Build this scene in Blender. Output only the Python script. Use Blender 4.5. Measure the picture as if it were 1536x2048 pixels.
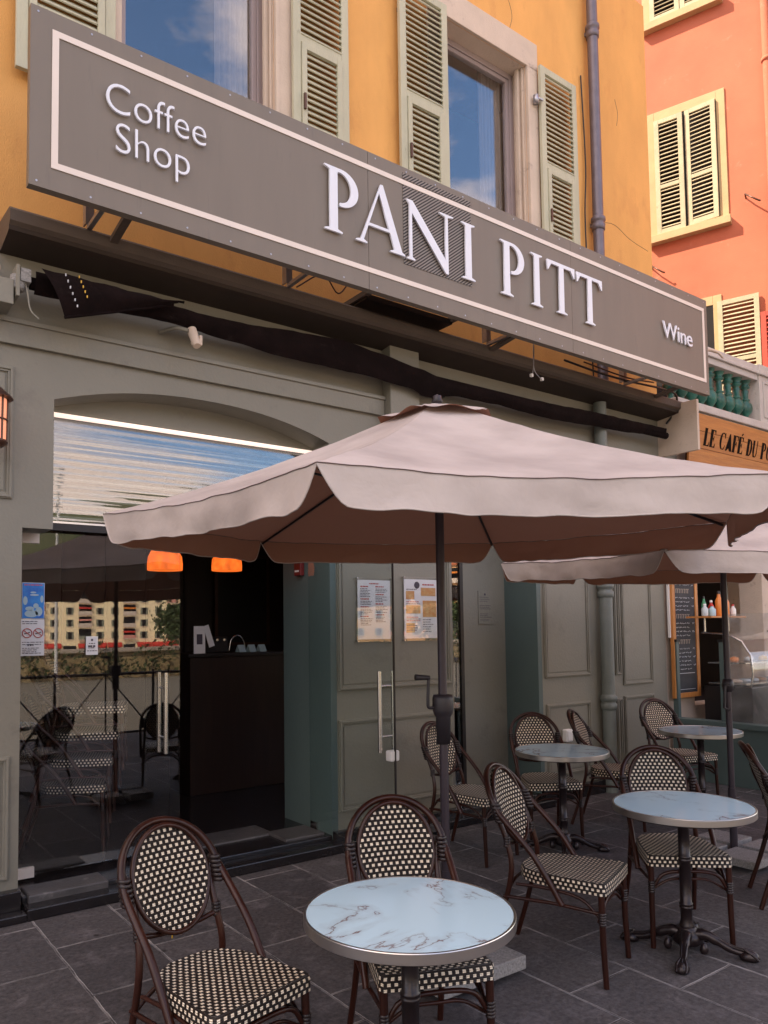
import bpy, math, random
from mathutils import Vector, Matrix, noise
R = math.radians
random.seed(7)
S = bpy.context.scene
for o in list(bpy.data.objects): bpy.data.objects.remove(o)

# ------------------------------------------------------------------ camera
cam = bpy.data.cameras.new("camera"); camo = bpy.data.objects.new("camera", cam)
S.collection.objects.link(camo); S.camera = camo
yaw, pit, rol = 0.625261, 0.0573294, 0.0125632
fw = Vector((math.sin(yaw)*math.cos(pit), math.cos(yaw)*math.cos(pit), math.sin(pit)))
rt = Vector((math.cos(yaw), -math.sin(yaw), 0)); dn = fw.cross(rt)
r2 = rt*math.cos(rol)+dn*math.sin(rol); d2 = dn*math.cos(rol)-rt*math.sin(rol)
m = Matrix((r2, -d2, -fw)).transposed().to_4x4(); m.translation = Vector((0, 0, 1.67))
camo.matrix_world = m
cam.sensor_fit = 'AUTO'; cam.sensor_width = 36; cam.lens = 1533.47/2048*36
cam.shift_x = (768-716.36)/2048; cam.shift_y = (1173.6-1024)/2048
cam.clip_start = .05; cam.clip_end = 3000
S.render.resolution_x = 768; S.render.resolution_y = 1024
# ------------------------------------------------------------------ sky and sun
SUN_EL = R(47); sx, sy = -.85, .53
W = bpy.data.worlds.new("World"); S.world = W; W.use_nodes = True
nt = W.node_tree; nt.nodes.clear()
def N(t, ty, **k):
    n = t.nodes.new(ty)
    for a, b in k.items(): setattr(n, a, b)
    return n
sky = N(nt, 'ShaderNodeTexSky', sky_type='NISHITA', sun_disc=False)
sky.sun_elevation = SUN_EL; sky.sun_rotation = math.atan2(sx, sy); sky.air_density = 1.0; sky.dust_density = .35; sky.ozone_density = 3
tc = N(nt, 'ShaderNodeTexCoord')
mp = N(nt, 'ShaderNodeMapping'); mp.inputs['Scale'].default_value = (1, 1, 2.2)
nz = N(nt, 'ShaderNodeTexNoise'); nz.inputs['Scale'].default_value = 2.3; nz.inputs['Detail'].default_value = 7; nz.inputs['Roughness'].default_value = .55
cr = N(nt, 'ShaderNodeValToRGB'); cr.color_ramp.elements[0].position = .45; cr.color_ramp.elements[1].position = .60
mx = N(nt, 'ShaderNodeMix', data_type='RGBA')
mx.inputs[7].default_value = (7.9, 6.2, 5.2, 1)
bg = N(nt, 'ShaderNodeBackground'); bg.inputs[1].default_value = .15
wo = N(nt, 'ShaderNodeOutputWorld'); L = nt.links.new
L(tc.outputs['Generated'], mp.inputs[0]); L(mp.outputs[0], nz.inputs['Vector']); L(nz.outputs[0], cr.inputs[0])
L(cr.outputs[0], mx.inputs[0]); L(sky.outputs[0], mx.inputs[6]); L(mx.outputs[2], bg.inputs[0]); L(bg.outputs[0], wo.inputs[0])
sl = bpy.data.lights.new("sun", 'SUN'); sl.energy = 4.0; sl.angle = R(.5); sl.color = (1, .86, .66)
so = bpy.data.objects.new("sun", sl); S.collection.objects.link(so)
sv = Vector((sx*math.cos(SUN_EL), sy*math.cos(SUN_EL), math.sin(SUN_EL)))
so.rotation_euler = sv.to_track_quat('Z', 'Y').to_euler(); so.location = (0, 0, 30)
S.view_settings.view_transform = 'Standard'; S.view_settings.look = 'None'
S.view_settings.exposure = 1.5; S.view_settings.gamma = 1

# ------------------------------------------------------------------ materials
def mat(name):
    m = bpy.data.materials.new(name); m.use_nodes = True
    t = m.node_tree; b = t.nodes['Principled BSDF']; return m, t, b
def rgba(c): return (c[0], c[1], c[2], 1)
def surf(name, c, rough=.7, metal=0, var=.12, scale=3., bump=.0, bscale=60, c2=None, spec=.5, dirt=None, stretch=(1, 1, 1)):
    """procedural colour variation, optional second colour, dirt patches and fine bump"""
    m, t, b = mat(name)
    tc = N(t, 'ShaderNodeTexCoord'); mp = N(t, 'ShaderNodeMapping'); mp.inputs['Scale'].default_value = stretch
    t.links.new(tc.outputs['Object'], mp.inputs[0])
    n = N(t, 'ShaderNodeTexNoise'); n.inputs['Scale'].default_value = scale; n.inputs['Detail'].default_value = 6; n.inputs['Roughness'].default_value = .6
    t.links.new(mp.outputs[0], n.inputs['Vector'])
    r = N(t, 'ShaderNodeValToRGB'); r.color_ramp.elements[0].position = .3; r.color_ramp.elements[1].position = .7
    a = c2 if c2 else tuple(v*(1-var) for v in c); r.color_ramp.elements[0].color = rgba(a)
    r.color_ramp.elements[1].color = rgba(c if c2 else tuple(min(1, v*(1+var)) for v in c))
    t.links.new(n.outputs[0], r.inputs[0]); out = r.outputs[0]
    if dirt:
        n2 = N(t, 'ShaderNodeTexNoise'); n2.inputs['Scale'].default_value = dirt[1]; n2.inputs['Detail'].default_value = 9; n2.inputs['Roughness'].default_value = .7
        t.links.new(mp.outputs[0], n2.inputs['Vector'])
        r3 = N(t, 'ShaderNodeValToRGB'); r3.color_ramp.elements[0].position = dirt[2]; r3.color_ramp.elements[1].position = dirt[2]+.09
        t.links.new(n2.outputs[0], r3.inputs[0])
        x = N(t, 'ShaderNodeMix', data_type='RGBA'); x.inputs[7].default_value = rgba(dirt[0])
        sc = N(t, 'ShaderNodeMath', operation='MULTIPLY'); sc.inputs[1].default_value = dirt[3] if len(dirt) > 3 else 1
        t.links.new(r3.outputs[0], sc.inputs[0]); t.links.new(sc.outputs[0], x.inputs[0]); t.links.new(out, x.inputs[6]); out = x.outputs[2]
    t.links.new(out, b.inputs['Base Color'])
    b.inputs['Roughness'].default_value = rough; b.inputs['Metallic'].default_value = metal; b.inputs['Specular IOR Level'].default_value = spec
    if bump:
        n3 = N(t, 'ShaderNodeTexNoise'); n3.inputs['Scale'].default_value = bscale; n3.inputs['Detail'].default_value = 5
        t.links.new(mp.outputs[0], n3.inputs['Vector'])
        bp = N(t, 'ShaderNodeBump'); bp.inputs['Strength'].default_value = bump; bp.inputs['Distance'].default_value = .02
        t.links.new(n3.outputs[0], bp.inputs['Height']); t.links.new(bp.outputs[0], b.inputs['Normal'])
    return m
def emit(name, c, s):
    m, t, b = mat(name); b.inputs['Base Color'].default_value = rgba(c); b.inputs['Emission Color'].default_value = rgba(c); b.inputs['Emission Strength'].default_value = s; return m
def glassy(name, refl=.12, rough=.0, tint=(1, 1, 1), streak=0, film=None):
    m, t, b = mat(name); t.nodes.remove(b); o = t.nodes['Material Output']
    tr = N(t, 'ShaderNodeBsdfTransparent'); tr.inputs[0].default_value = rgba(tint)
    gl = N(t, 'ShaderNodeBsdfGlossy'); gl.inputs['Roughness'].default_value = rough; gl.inputs[0].default_value = (1, 1, 1, 1)
    lw = N(t, 'ShaderNodeLayerWeight'); lw.inputs[0].default_value = .5; fr = N(t, 'ShaderNodeMath', operation='POWER'); fr.inputs[1].default_value = 4.2; t.links.new(lw.outputs['Facing'], fr.inputs[0])
    ad = N(t, 'ShaderNodeMath', operation='ADD'); ad.inputs[1].default_value = refl; ad.use_clamp = True
    mi = N(t, 'ShaderNodeMixShader'); t.links.new(fr.outputs[0], ad.inputs[0]); t.links.new(ad.outputs[0], mi.inputs[0])
    t.links.new(tr.outputs[0], mi.inputs[1]); t.links.new(gl.outputs[0], mi.inputs[2]); res = mi
    tc = N(t, 'ShaderNodeTexCoord'); n = N(t, 'ShaderNodeTexNoise'); n.inputs['Scale'].default_value = 1.7
    t.links.new(tc.outputs['Object'], n.inputs['Vector']); bp = N(t, 'ShaderNodeBump'); bp.inputs['Strength'].default_value = .006; bp.inputs['Distance'].default_value = .05
    t.links.new(n.outputs[0], bp.inputs['Height']); t.links.new(bp.outputs[0], gl.inputs['Normal'])
    if streak:
        wv = N(t, 'ShaderNodeTexNoise'); wm = N(t, 'ShaderNodeMapping'); wm.inputs['Scale'].default_value = (.12, 1, 30); wv.inputs['Scale'].default_value = 1; wv.inputs['Detail'].default_value = 1; t.links.new(tc.outputs['Object'], wm.inputs[0]); t.links.new(wm.outputs[0], wv.inputs['Vector']); bp.inputs['Strength'].default_value = streak; t.links.new(wv.outputs[0], bp.inputs['Height'])
    if film:
        df = N(t, 'ShaderNodeBsdfDiffuse'); df.inputs[0].default_value = rgba(film[0]); m2 = N(t, 'ShaderNodeMixShader')
        n2 = N(t, 'ShaderNodeTexNoise'); n2.inputs['Scale'].default_value = 5; n2.inputs['Detail'].default_value = 6
        t.links.new(tc.outputs['Object'], n2.inputs['Vector']); mr = N(t, 'ShaderNodeMapRange'); mr.inputs[1].default_value = .4; mr.inputs[2].default_value = .8; mr.inputs[4].default_value = film[1]; mr.inputs[3].default_value = film[1]*.25
        t.links.new(n2.outputs[0], mr.inputs[0]); t.links.new(mr.outputs[0], m2.inputs[0]); t.links.new(mi.outputs[0], m2.inputs[1]); t.links.new(df.outputs[0], m2.inputs[2]); res = m2
    t.links.new(res.outputs[0], o.inputs[0]); return m
M = {}
M['orange'] = surf('orange_render', (.74, .38, .115), .9, var=.1, scale=1.3, bump=.25, bscale=90, dirt=((.60, .28, .09), 1.6, .54, .4), stretch=(1.6, 1, .7))
M['red'] = surf('coral_render', (.47, .145, .08), .9, var=.12, scale=1.1, bump=.15, bscale=70, dirt=((.58, .24, .16), 3, .6, .6))
M['grey'] = surf('taupe_paint', (.212, .200, .162), .55, var=.05, scale=1.6, bump=.12, bscale=45, dirt=((.18, .165, .135), 2.5, .58, .8))
M['pipegrey'] = surf('painted_pipe', (.15, .165, .15), .5, var=.1, scale=6, bump=.15)
M['teal'] = surf('teal_paint', (.08, .115, .112), .45, var=.06, scale=2, bump=.1, bscale=40)
M['cornice'] = surf('brown_cornice', (.085, .064, .050), .6, var=.12, scale=4, bump=.15)
M['surround'] = surf('pale_stone_trim', (.60, .49, .40), .85, var=.08, scale=3, bump=.2, dirt=((.33, .25, .21), 5, .6, .7))
M['yellowtrim'] = surf('cream_yellow_trim', (.45, .335, .18), .85, var=.08, scale=4, bump=.15)
M['shutter'] = surf('faded_green_shutter', (.47, .46, .345), .75, var=.1, scale=5, bump=.3, bscale=50, dirt=((.16, .14, .1), 14, .64, .8), stretch=(1, 1, .3))
M['soffit'] = surf('shaded_brown_soffit', (.03, .018, .013), .7, var=.2)  # cornice brown darkened: the shade under the cornice is put into the colour
M['darkred'] = surf('dark_red_plastic', (.13, .012, .012), .4)
M['yshutter'] = surf('sun_bleached_shutter', (.42, .375, .25), .75, var=.12, scale=6, bump=.2, dirt=((.2, .13, .07), 14, .63, .8))
M['redshutter'] = surf('red_louvre_paint', (.45, .06, .035), .7, var=.1)
M['pvc'] = surf('mauve_window_frame', (.33, .27, .27), .4, var=.05)
M['pipe'] = surf('zinc_pipe', (.155, .135, .16), .45, .4, var=.15, scale=8, bump=.1)
M['sign'] = surf('sign_panel', (.178, .150, .122), .5, var=.05, scale=1.6, bump=.08, bscale=200, dirt=((.14, .12, .10), 3, .58, .5), stretch=(4, 1, .6))
M['white'] = surf('white_lettering', (.74, .77, .86), .35, var=.02)
M['cream'] = surf('cream_border', (.74, .66, .6), .4, var=.03)
M['inkblack'] = surf('stencil_paint', (.014, .009, .007), .95, spec=.1)
M['black'] = surf('black_paint', (.012, .009, .009), .4, var=.2)
M['awning'] = surf('black_awning_cloth', (.008, .004, .004), .9, spec=.12, var=.4, scale=7, bump=.4, bscale=22, dirt=((.022, .015, .014), 9, .6, .8))
M['steel'] = surf('galvanised_steel', (.42, .42, .46), .35, .9, var=.1, scale=20)
M['chrome'] = surf('brushed_steel', (.62, .6, .58), .25, 1, var=.05, scale=8, stretch=(1, 1, 20))
M['edge'] = surf('satin_steel_band', (.60, .57, .54), .3, 1, var=.04, scale=3)
M['rattan'] = surf('dark_bamboo', (.030, .0085, .005), .3, var=.5, scale=9, bump=.12, bscale=30, spec=.35, stretch=(1, 1, .25))
M['wrap'] = surf('dark_binding', (.016, .009, .009), .4, var=.3, scale=20)
M['iron'] = surf('black_cast_iron', (.02, .013, .014), .3, .3, var=.2, bump=.1, bscale=25)
M['pole'] = surf('anthracite_pole', (.045, .035, .045), .38, .3, var=.15)
M['plastic'] = surf('black_plastic', (.022, .018, .022), .45, var=.1)
M['granite'] = surf('speckled_granite', (.34, .33, .32), .75, c2=(.16, .155, .15), scale=90, bump=.2, dirt=((.12, .11, .1), 6, .62, .5))
M['step'] = surf('worn_step_stone', (.065, .062, .064), .4, var=.3, scale=5, bump=.2, dirt=((.2, .19, .19), 7, .58, .6))
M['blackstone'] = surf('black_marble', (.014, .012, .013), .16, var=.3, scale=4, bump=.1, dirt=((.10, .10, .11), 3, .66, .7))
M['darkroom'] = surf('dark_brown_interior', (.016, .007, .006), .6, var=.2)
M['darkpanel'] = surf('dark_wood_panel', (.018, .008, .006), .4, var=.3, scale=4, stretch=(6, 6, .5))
M['white_pl'] = surf('white_plastic', (.72, .7, .68), .4, var=.03)
M['paper'] = surf('white_paper', (.72, .72, .74), .6, var=.03)
M['redink'] = surf('red_ink', (.45, .06, .05), .6); M['darkink'] = surf('dark_ink', (.06, .05, .07), .6)
M['blueprint'] = surf('blue_poster', (.01, .12, .55), .4, c2=(.03, .30, .75), scale=14)
M['food'] = surf('food_photo', (.55, .22, .07), .4, c2=(.6, .42, .2), scale=26)
M['woodsign'] = surf('varnished_wood', (.56, .235, .06), .5, c2=(.36, .13, .035), scale=4, bump=.15, stretch=(.6, 6, 9))
M['woodframe'] = surf('orange_wood', (.55, .23, .06), .5, c2=(.42, .16, .04), scale=6, stretch=(5, 5, .6))
M['board'] = surf('chalkboard_slate', (.022, .024, .03), .7, c2=(.045, .045, .052), scale=8)
M['chalk'] = surf('chalk', (.62, .64, .68), .9)
M['stone'] = surf('cream_balustrade_stone', (.52, .48, .45), .85, var=.08, scale=5, bump=.3, dirt=((.33, .29, .27), 9, .6, .7))
M['greenceramic'] = surf('green_glaze', (.018, .11, .085), .3, var=.4, scale=8, bump=.2, dirt=((.06, .03, .02), 7, .62, .9))
M['lampglow'] = emit('orange_lamp_glow', (1, .17, .02), .4)
_t = M['lampglow'].node_tree; _n = N(_t, 'ShaderNodeTexNoise'); _n.inputs['Scale'].default_value = 14; _c = N(_t, 'ShaderNodeTexCoord'); _t.links.new(_c.outputs['Object'], _n.inputs['Vector'])
_r = N(_t, 'ShaderNodeMapRange'); _r.inputs[1].default_value = .3; _r.inputs[2].default_value = .7; _r.inputs[3].default_value = .22; _r.inputs[4].default_value = .5; _t.links.new(_n.outputs[0], _r.inputs[0]); _t.links.new(_r.outputs[0], _t.nodes['Principled BSDF'].inputs['Emission Strength'])
M['lantern_glow'] = emit('warm_lantern_glass', (1, .40, .22), .2)
M['strip'] = emit('strip_light_tube', (1, .80, .68), .36)
M['copper'] = surf('dark_copper', (.10, .05, .035), .4, .6, var=.2)
M['winglass'] = glassy('window_glass', .13)
M['transglass'] = glassy('ribbed_transom_glass', .10, streak=.022)
M['doorglass'] = glassy('door_glass', .065)
M['leafglass'] = glassy('open_leaf_glass', .03, tint=(.93, .965, .965))
M['acrylic'] = glassy('clear_acrylic', .06)
M['plasticfilm'] = glassy('clear_plastic_screen', .05, .05, film=((.45, .45, .46), .3))
M['caseglass'] = glassy('display_glass', .12, film=((.4, .4, .42), .12))
M['void'] = surf('unlit_dark', (.01, .008, .008), .9)
M['curtain'] = surf('net_curtain', (.13, .12, .125), .9, var=.1, scale=3, stretch=(12, 12, .3))
M['asphalt'] = surf('asphalt', (.17, .15, .12), .9, var=.15, scale=2, bump=.2)
M['yellowb'] = surf('sunlit_yellow_render', (.93, .76, .48), .9, var=.05)
M['ochreb'] = surf('sunlit_ochre_render', (.6, .34, .16), .9, var=.08)
M['dshutter'] = surf('grey_green_paint', (.22, .23, .17), .8)
M['redcloth'] = surf('red_awning_cloth', (.5, .03, .02), .8); M['pinkcloth'] = surf('pink_awning_cloth', (.6, .25, .2), .8)
M['tiles'] = surf('terracotta_roof', (.42, .13, .06), .85, var=.25, scale=3)
M['leaf'] = surf('foliage', (.07, .1, .025), .7, c2=(.025, .04, .012), scale=2.5)
M['bark'] = surf('bark', (.09, .06, .04), .9)
M['hillm'] = surf('wooded_hill', (.06, .075, .03), .95, c2=(.11, .1, .05), scale=.05)
M['bluewhite'] = surf('pale_blue_panel', (.4, .55, .62), .6)
for n_, c_ in dict(ketchup=(.5, .03, .02), mustard=(.7, .42, .03), greenb=(.05, .25, .12), paleb=(.55, .6, .62), pinkb=(.5, .12, .2), orangeb=(.7, .22, .04)).items():
    M[n_] = surf('sauce_'+n_, c_, .3)

def fabric():
    m, t, b = mat('taupe_canvas'); o = t.nodes['Material Output']
    tc = N(t, 'ShaderNodeTexCoord'); n = N(t, 'ShaderNodeTexNoise'); n.inputs['Scale'].default_value = 2.6; n.inputs['Detail'].default_value = 5
    t.links.new(tc.outputs['Object'], n.inputs['Vector']); r = N(t, 'ShaderNodeValToRGB'); r.color_ramp.elements[0].position = .35; r.color_ramp.elements[1].position = .62
    r.color_ramp.elements[0].color = (.41, .36, .338, 1); r.color_ramp.elements[1].color = (.54, .48, .45, 1); t.links.new(n.outputs[0], r.inputs[0])
    w = N(t, 'ShaderNodeTexNoise'); w.inputs['Scale'].default_value = 420; t.links.new(tc.outputs['Object'], w.inputs['Vector'])
    n2 = N(t, 'ShaderNodeTexNoise'); n2.inputs['Scale'].default_value = 9; n2.inputs['Detail'].default_value = 3; n2.inputs['Distortion'].default_value = .3; t.links.new(tc.outputs['Object'], n2.inputs['Vector'])
    b1 = N(t, 'ShaderNodeBump'); b1.inputs['Strength'].default_value = .15; b1.inputs['Distance'].default_value = .003; t.links.new(w.outputs[0], b1.inputs['Height'])
    b2 = N(t, 'ShaderNodeBump'); b2.inputs['Strength'].default_value = .42; b2.inputs['Distance'].default_value = .02; t.links.new(n2.outputs[0], b2.inputs['Height']); t.links.new(b1.outputs[0], b2.inputs['Normal'])
    b.inputs['Roughness'].default_value = .9; b.inputs['Specular IOR Level'].default_value = .2
    ge = N(t, 'ShaderNodeNewGeometry'); mm = N(t, 'ShaderNodeMix', data_type='RGBA'); mm.inputs[7].default_value = (.30, .155, .105, 1); t.links.new(ge.outputs['Backfacing'], mm.inputs[0]); t.links.new(r.outputs[0], mm.inputs[6])  # browner underside: shade beneath the canopy put into the cloth colour
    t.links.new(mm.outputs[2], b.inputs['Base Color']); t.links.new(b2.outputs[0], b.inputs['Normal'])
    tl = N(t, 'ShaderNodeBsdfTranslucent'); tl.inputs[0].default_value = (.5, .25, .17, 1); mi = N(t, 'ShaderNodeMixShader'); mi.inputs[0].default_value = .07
    t.links.new(b.outputs[0], mi.inputs[1]); t.links.new(tl.outputs[0], mi.inputs[2]); t.links.new(mi.outputs[0], o.inputs[0]); return m
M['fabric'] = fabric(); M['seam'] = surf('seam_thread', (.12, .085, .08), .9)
def weave():
    m, t, b = mat('cream_and_brown_weave')
    uv = N(t, 'ShaderNodeUVMap'); sp = N(t, 'ShaderNodeSeparateXYZ'); t.links.new(uv.outputs[0], sp.inputs[0])
    def mth(op, a, b_=None, c=None):
        n = N(t, 'ShaderNodeMath', operation=op)
        for i, v in enumerate((a, b_, c)):
            if v is None: continue
            if isinstance(v, (int, float)): n.inputs[i].default_value = v
            else: t.links.new(v, n.inputs[i])
        return n.outputs[0]
    vv = mth('MULTIPLY', sp.outputs[1], 1/.0195); row = mth('FLOOR', vv); off = mth('MULTIPLY', mth('FLOORED_MODULO', row, 2), .5)
    fu = mth('ABSOLUTE', mth('SUBTRACT', mth('FRACT', mth('MULTIPLY_ADD', sp.outputs[0], 1/.0262, off)), .5)); fv = mth('ABSOLUTE', mth('SUBTRACT', mth('FRACT', vv), .5))
    def edge(v, w): 
        n = N(t, 'ShaderNodeMapRange'); n.interpolation_type = 'SMOOTHSTEP'; n.inputs[1].default_value = w-.035; n.inputs[2].default_value = w+.035; n.inputs[3].default_value = 1; n.inputs[4].default_value = 0; t.links.new(v, n.inputs[0]); return n.outputs[0]
    mask = mth('MULTIPLY', edge(fu, .245), edge(fv, .29))
    nv = N(t, 'ShaderNodeTexNoise'); nv.inputs['Scale'].default_value = 60; t.links.new(uv.outputs[0], nv.inputs['Vector'])
    cc = N(t, 'ShaderNodeMix', data_type='RGBA'); cc.inputs[6].default_value = (.82, .69, .50, 1); cc.inputs[7].default_value = (1, .9, .74, 1); t.links.new(nv.outputs[0], cc.inputs[0])
    br = N(t, 'ShaderNodeMix', data_type='RGBA'); br.inputs[6].default_value = (.010, .005, .003, 1); t.links.new(mask, br.inputs[0]); t.links.new(cc.outputs[2], br.inputs[7])
    # dark strands: fine second weave in the gaps
    w = N(t, 'ShaderNodeTexWave'); w.bands_direction = 'Y'; w.inputs['Scale'].default_value = 50; w.inputs['Distortion'].default_value = .6; t.links.new(uv.outputs[0], w.inputs['Vector'])
    m1 = N(t, 'ShaderNodeMix', data_type='RGBA', blend_type='ADD'); m1.inputs[0].default_value = 1
    cm = N(t, 'ShaderNodeMath', operation='MULTIPLY'); cm.inputs[1].default_value = .012; t.links.new(w.outputs[1], cm.inputs[0])
    t.links.new(br.outputs[2], m1.inputs[6]); t.links.new(cm.outputs[0], m1.inputs[7])
    t.links.new(m1.outputs[2], b.inputs['Base Color']); b.inputs['Roughness'].default_value = .42
    ad = N(t, 'ShaderNodeMath', operation='MULTIPLY_ADD'); ad.inputs[1].default_value = .35; t.links.new(w.outputs[1], ad.inputs[0]); t.links.new(mask, ad.inputs[2])
    bp = N(t, 'ShaderNodeBump'); bp.inputs['Strength'].default_value = 1; bp.inputs['Distance'].default_value = .006; t.links.new(ad.outputs[0], bp.inputs['Height']); t.links.new(bp.outputs[0], b.inputs['Normal'])
    return m
M['weave'] = weave()
def marble(name, off, base=(.50, .69, .79)):
    m, t, b = mat(name); tc = N(t, 'ShaderNodeTexCoord'); mp = N(t, 'ShaderNodeMapping'); mp.inputs['Location'].default_value = off; t.links.new(tc.outputs['Object'], mp.inputs[0])
    def band(scale, thick, dist):
        n = N(t, 'ShaderNodeTexNoise'); n.inputs['Scale'].default_value = scale; n.inputs['Detail'].default_value = 8; n.inputs['Roughness'].default_value = .55; n.inputs['Distortion'].default_value = dist
        t.links.new(mp.outputs[0], n.inputs['Vector'])
        s = N(t, 'ShaderNodeMath', operation='SUBTRACT'); s.inputs[1].default_value = .5; a = N(t, 'ShaderNodeMath', operation='ABSOLUTE'); r = N(t, 'ShaderNodeMapRange'); r.inputs[1].default_value = 0; r.inputs[2].default_value = thick; r.inputs[3].default_value = 1; r.inputs[4].default_value = 0
        t.links.new(n.outputs[0], s.inputs[0]); t.links.new(s.outputs[0], a.inputs[0]); t.links.new(a.outputs[0], r.inputs[0]); return r.outputs[0]
    v = band(2.3, .010, .5)
    k = N(t, 'ShaderNodeTexNoise'); k.inputs['Scale'].default_value = 3.4; t.links.new(mp.outputs[0], k.inputs['Vector'])
    kr = N(t, 'ShaderNodeMapRange'); kr.inputs[1].default_value = .40; kr.inputs[2].default_value = .55; t.links.new(k.outputs[0], kr.inputs[0])
    mu = N(t, 'ShaderNodeMath', operation='MULTIPLY'); t.links.new(v, mu.inputs[0]); t.links.new(kr.outputs[0], mu.inputs[1])
    soft = band(2.3, .05, .5); mu2 = N(t, 'ShaderNodeMath', operation='MULTIPLY'); t.links.new(soft, mu2.inputs[0]); mu2.inputs[1].default_value = .22
    mk = N(t, 'ShaderNodeMath', operation='MULTIPLY'); t.links.new(mu2.outputs[0], mk.inputs[0]); t.links.new(kr.outputs[0], mk.inputs[1])
    mxx = N(t, 'ShaderNodeMath', operation='MAXIMUM'); t.links.new(mu.outputs[0], mxx.inputs[0]); t.links.new(mk.outputs[0], mxx.inputs[1])
    x = N(t, 'ShaderNodeMix', data_type='RGBA'); x.inputs[6].default_value = rgba(base); x.inputs[7].default_value = (.19, .12, .11, 1); t.links.new(mxx.outputs[0], x.inputs[0])
    t.links.new(x.outputs[2], b.inputs['Base Color']); b.inputs['Roughness'].default_value = .13; b.inputs['Specular IOR Level'].default_value = .6; return m
def paving():
    m, t, b = mat('basalt_paving'); tc = N(t, 'ShaderNodeTexCoord')
    mp = N(t, 'ShaderNodeMapping'); mp.inputs['Rotation'].default_value = (0, 0, R(90)); mp.inputs['Location'].default_value = (.12, -.245, 0)
    nw = N(t, 'ShaderNodeTexNoise'); nw.inputs['Scale'].default_value = 7; nw.inputs['Detail'].default_value = 4; t.links.new(tc.outputs['Object'], nw.inputs['Vector'])
    va = N(t, 'ShaderNodeVectorMath', operation='MULTIPLY_ADD'); va.inputs[1].default_value = (.014, .014, 0); t.links.new(nw.outputs[1], va.inputs[0]); t.links.new(tc.outputs['Object'], va.inputs[2])
    t.links.new(va.outputs[0], mp.inputs[0])
    br = N(t, 'ShaderNodeTexBrick'); br.offset = .42; br.inputs['Scale'].default_value = 1; br.inputs['Brick Width'].default_value = .66; br.inputs['Row Height'].default_value = .44
    br.inputs['Mortar Size'].default_value = .0075; br.inputs['Mortar Smooth'].default_value = .5
    br.inputs['Color1'].default_value = (.060, .056, .059, 1); br.inputs['Color2'].default_value = (.092, .085, .087, 1); br.inputs['Mortar'].default_value = (1, 1, 1, 1)
    t.links.new(mp.outputs[0], br.inputs['Vector'])
    # patchy, partly filled joints
    nj = N(t, 'ShaderNodeTexNoise'); nj.inputs['Scale'].default_value = 2.6; nj.inputs['Detail'].default_value = 8; nj.inputs['Roughness'].default_value = .7; t.links.new(tc.outputs['Object'], nj.inputs['Vector'])
    jr = N(t, 'ShaderNodeValToRGB'); jr.color_ramp.elements[0].position = .42; jr.color_ramp.elements[0].color = (.06, .054, .055, 1); jr.color_ramp.elements[1].position = .64; jr.color_ramp.elements[1].color = (.30, .28, .275, 1); t.links.new(nj.outputs[0], jr.inputs[0])
    x = N(t, 'ShaderNodeMix', data_type='RGBA'); t.links.new(br.outputs['Fac'], x.inputs[0]); 
    # slab body: grain and pale scuffs
    n1 = N(t, 'ShaderNodeTexNoise'); n1.inputs['Scale'].default_value = 38; n1.inputs['Detail'].default_value = 8; n1.inputs['Roughness'].default_value = .75; t.links.new(tc.outputs['Object'], n1.inputs['Vector'])
    r1 = N(t, 'ShaderNodeMapRange'); r1.inputs[1].default_value = .3; r1.inputs[2].default_value = .7; r1.inputs[3].default_value = .45; r1.inputs[4].default_value = 1.6; t.links.new(n1.outputs[0], r1.inputs[0])
    y = N(t, 'ShaderNodeMix', data_type='RGBA', blend_type='MULTIPLY'); y.inputs[0].default_value = 1; t.links.new(br.outputs[0], y.inputs[6]); t.links.new(r1.outputs[0], y.inputs[7])
    n2 = N(t, 'ShaderNodeTexNoise'); n2.inputs['Scale'].default_value = 4.5; n2.inputs['Detail'].default_value = 11; n2.inputs['Roughness'].default_value = .78; n2.inputs['Distortion'].default_value = .6; t.links.new(tc.outputs['Object'], n2.inputs['Vector'])
    r2_ = N(t, 'ShaderNodeMapRange'); r2_.inputs[1].default_value = .52; r2_.inputs[2].default_value = .76; r2_.inputs[4].default_value = .8; t.links.new(n2.outputs[0], r2_.inputs[0])
    z = N(t, 'ShaderNodeMix', data_type='RGBA'); z.inputs[7].default_value = (.22, .20, .21, 1); t.links.new(r2_.outputs[0], z.inputs[0]); t.links.new(y.outputs[2], z.inputs[6])
    vo = N(t, 'ShaderNodeTexVoronoi'); vo.inputs['Scale'].default_value = 3.2; t.links.new(tc.outputs['Object'], vo.inputs['Vector']); vr = N(t, 'ShaderNodeMapRange'); vr.inputs[1].default_value = .05; vr.inputs[2].default_value = .075; vr.inputs[3].default_value = .75; vr.inputs[4].default_value = 0; t.links.new(vo.outputs[0], vr.inputs[0])
    gm = N(t, 'ShaderNodeMix', data_type='RGBA'); gm.inputs[7].default_value = (.016, .014, .014, 1); t.links.new(vr.outputs[0], gm.inputs[0]); t.links.new(z.outputs[2], gm.inputs[6]); z = gm
    t.links.new(z.outputs[2], x.inputs[6]); t.links.new(jr.outputs[0], x.inputs[7]); t.links.new(x.outputs[2], b.inputs['Base Color'])
    b.inputs['Roughness'].default_value = .68; b.inputs['Specular IOR Level'].default_value = .22
    h = N(t, 'ShaderNodeMath', operation='MULTIPLY_ADD'); h.inputs[1].default_value = -.8; t.links.new(br.outputs['Fac'], h.inputs[0]); t.links.new(n1.outputs[0], h.inputs[2])
    bp = N(t, 'ShaderNodeBump'); bp.inputs['Strength'].default_value = .5; bp.inputs['Distance'].default_value = .006; t.links.new(h.outputs[0], bp.inputs['Height']); t.links.new(bp.outputs[0], b.inputs['Normal'])
    return m
M['paving'] = paving()
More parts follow.
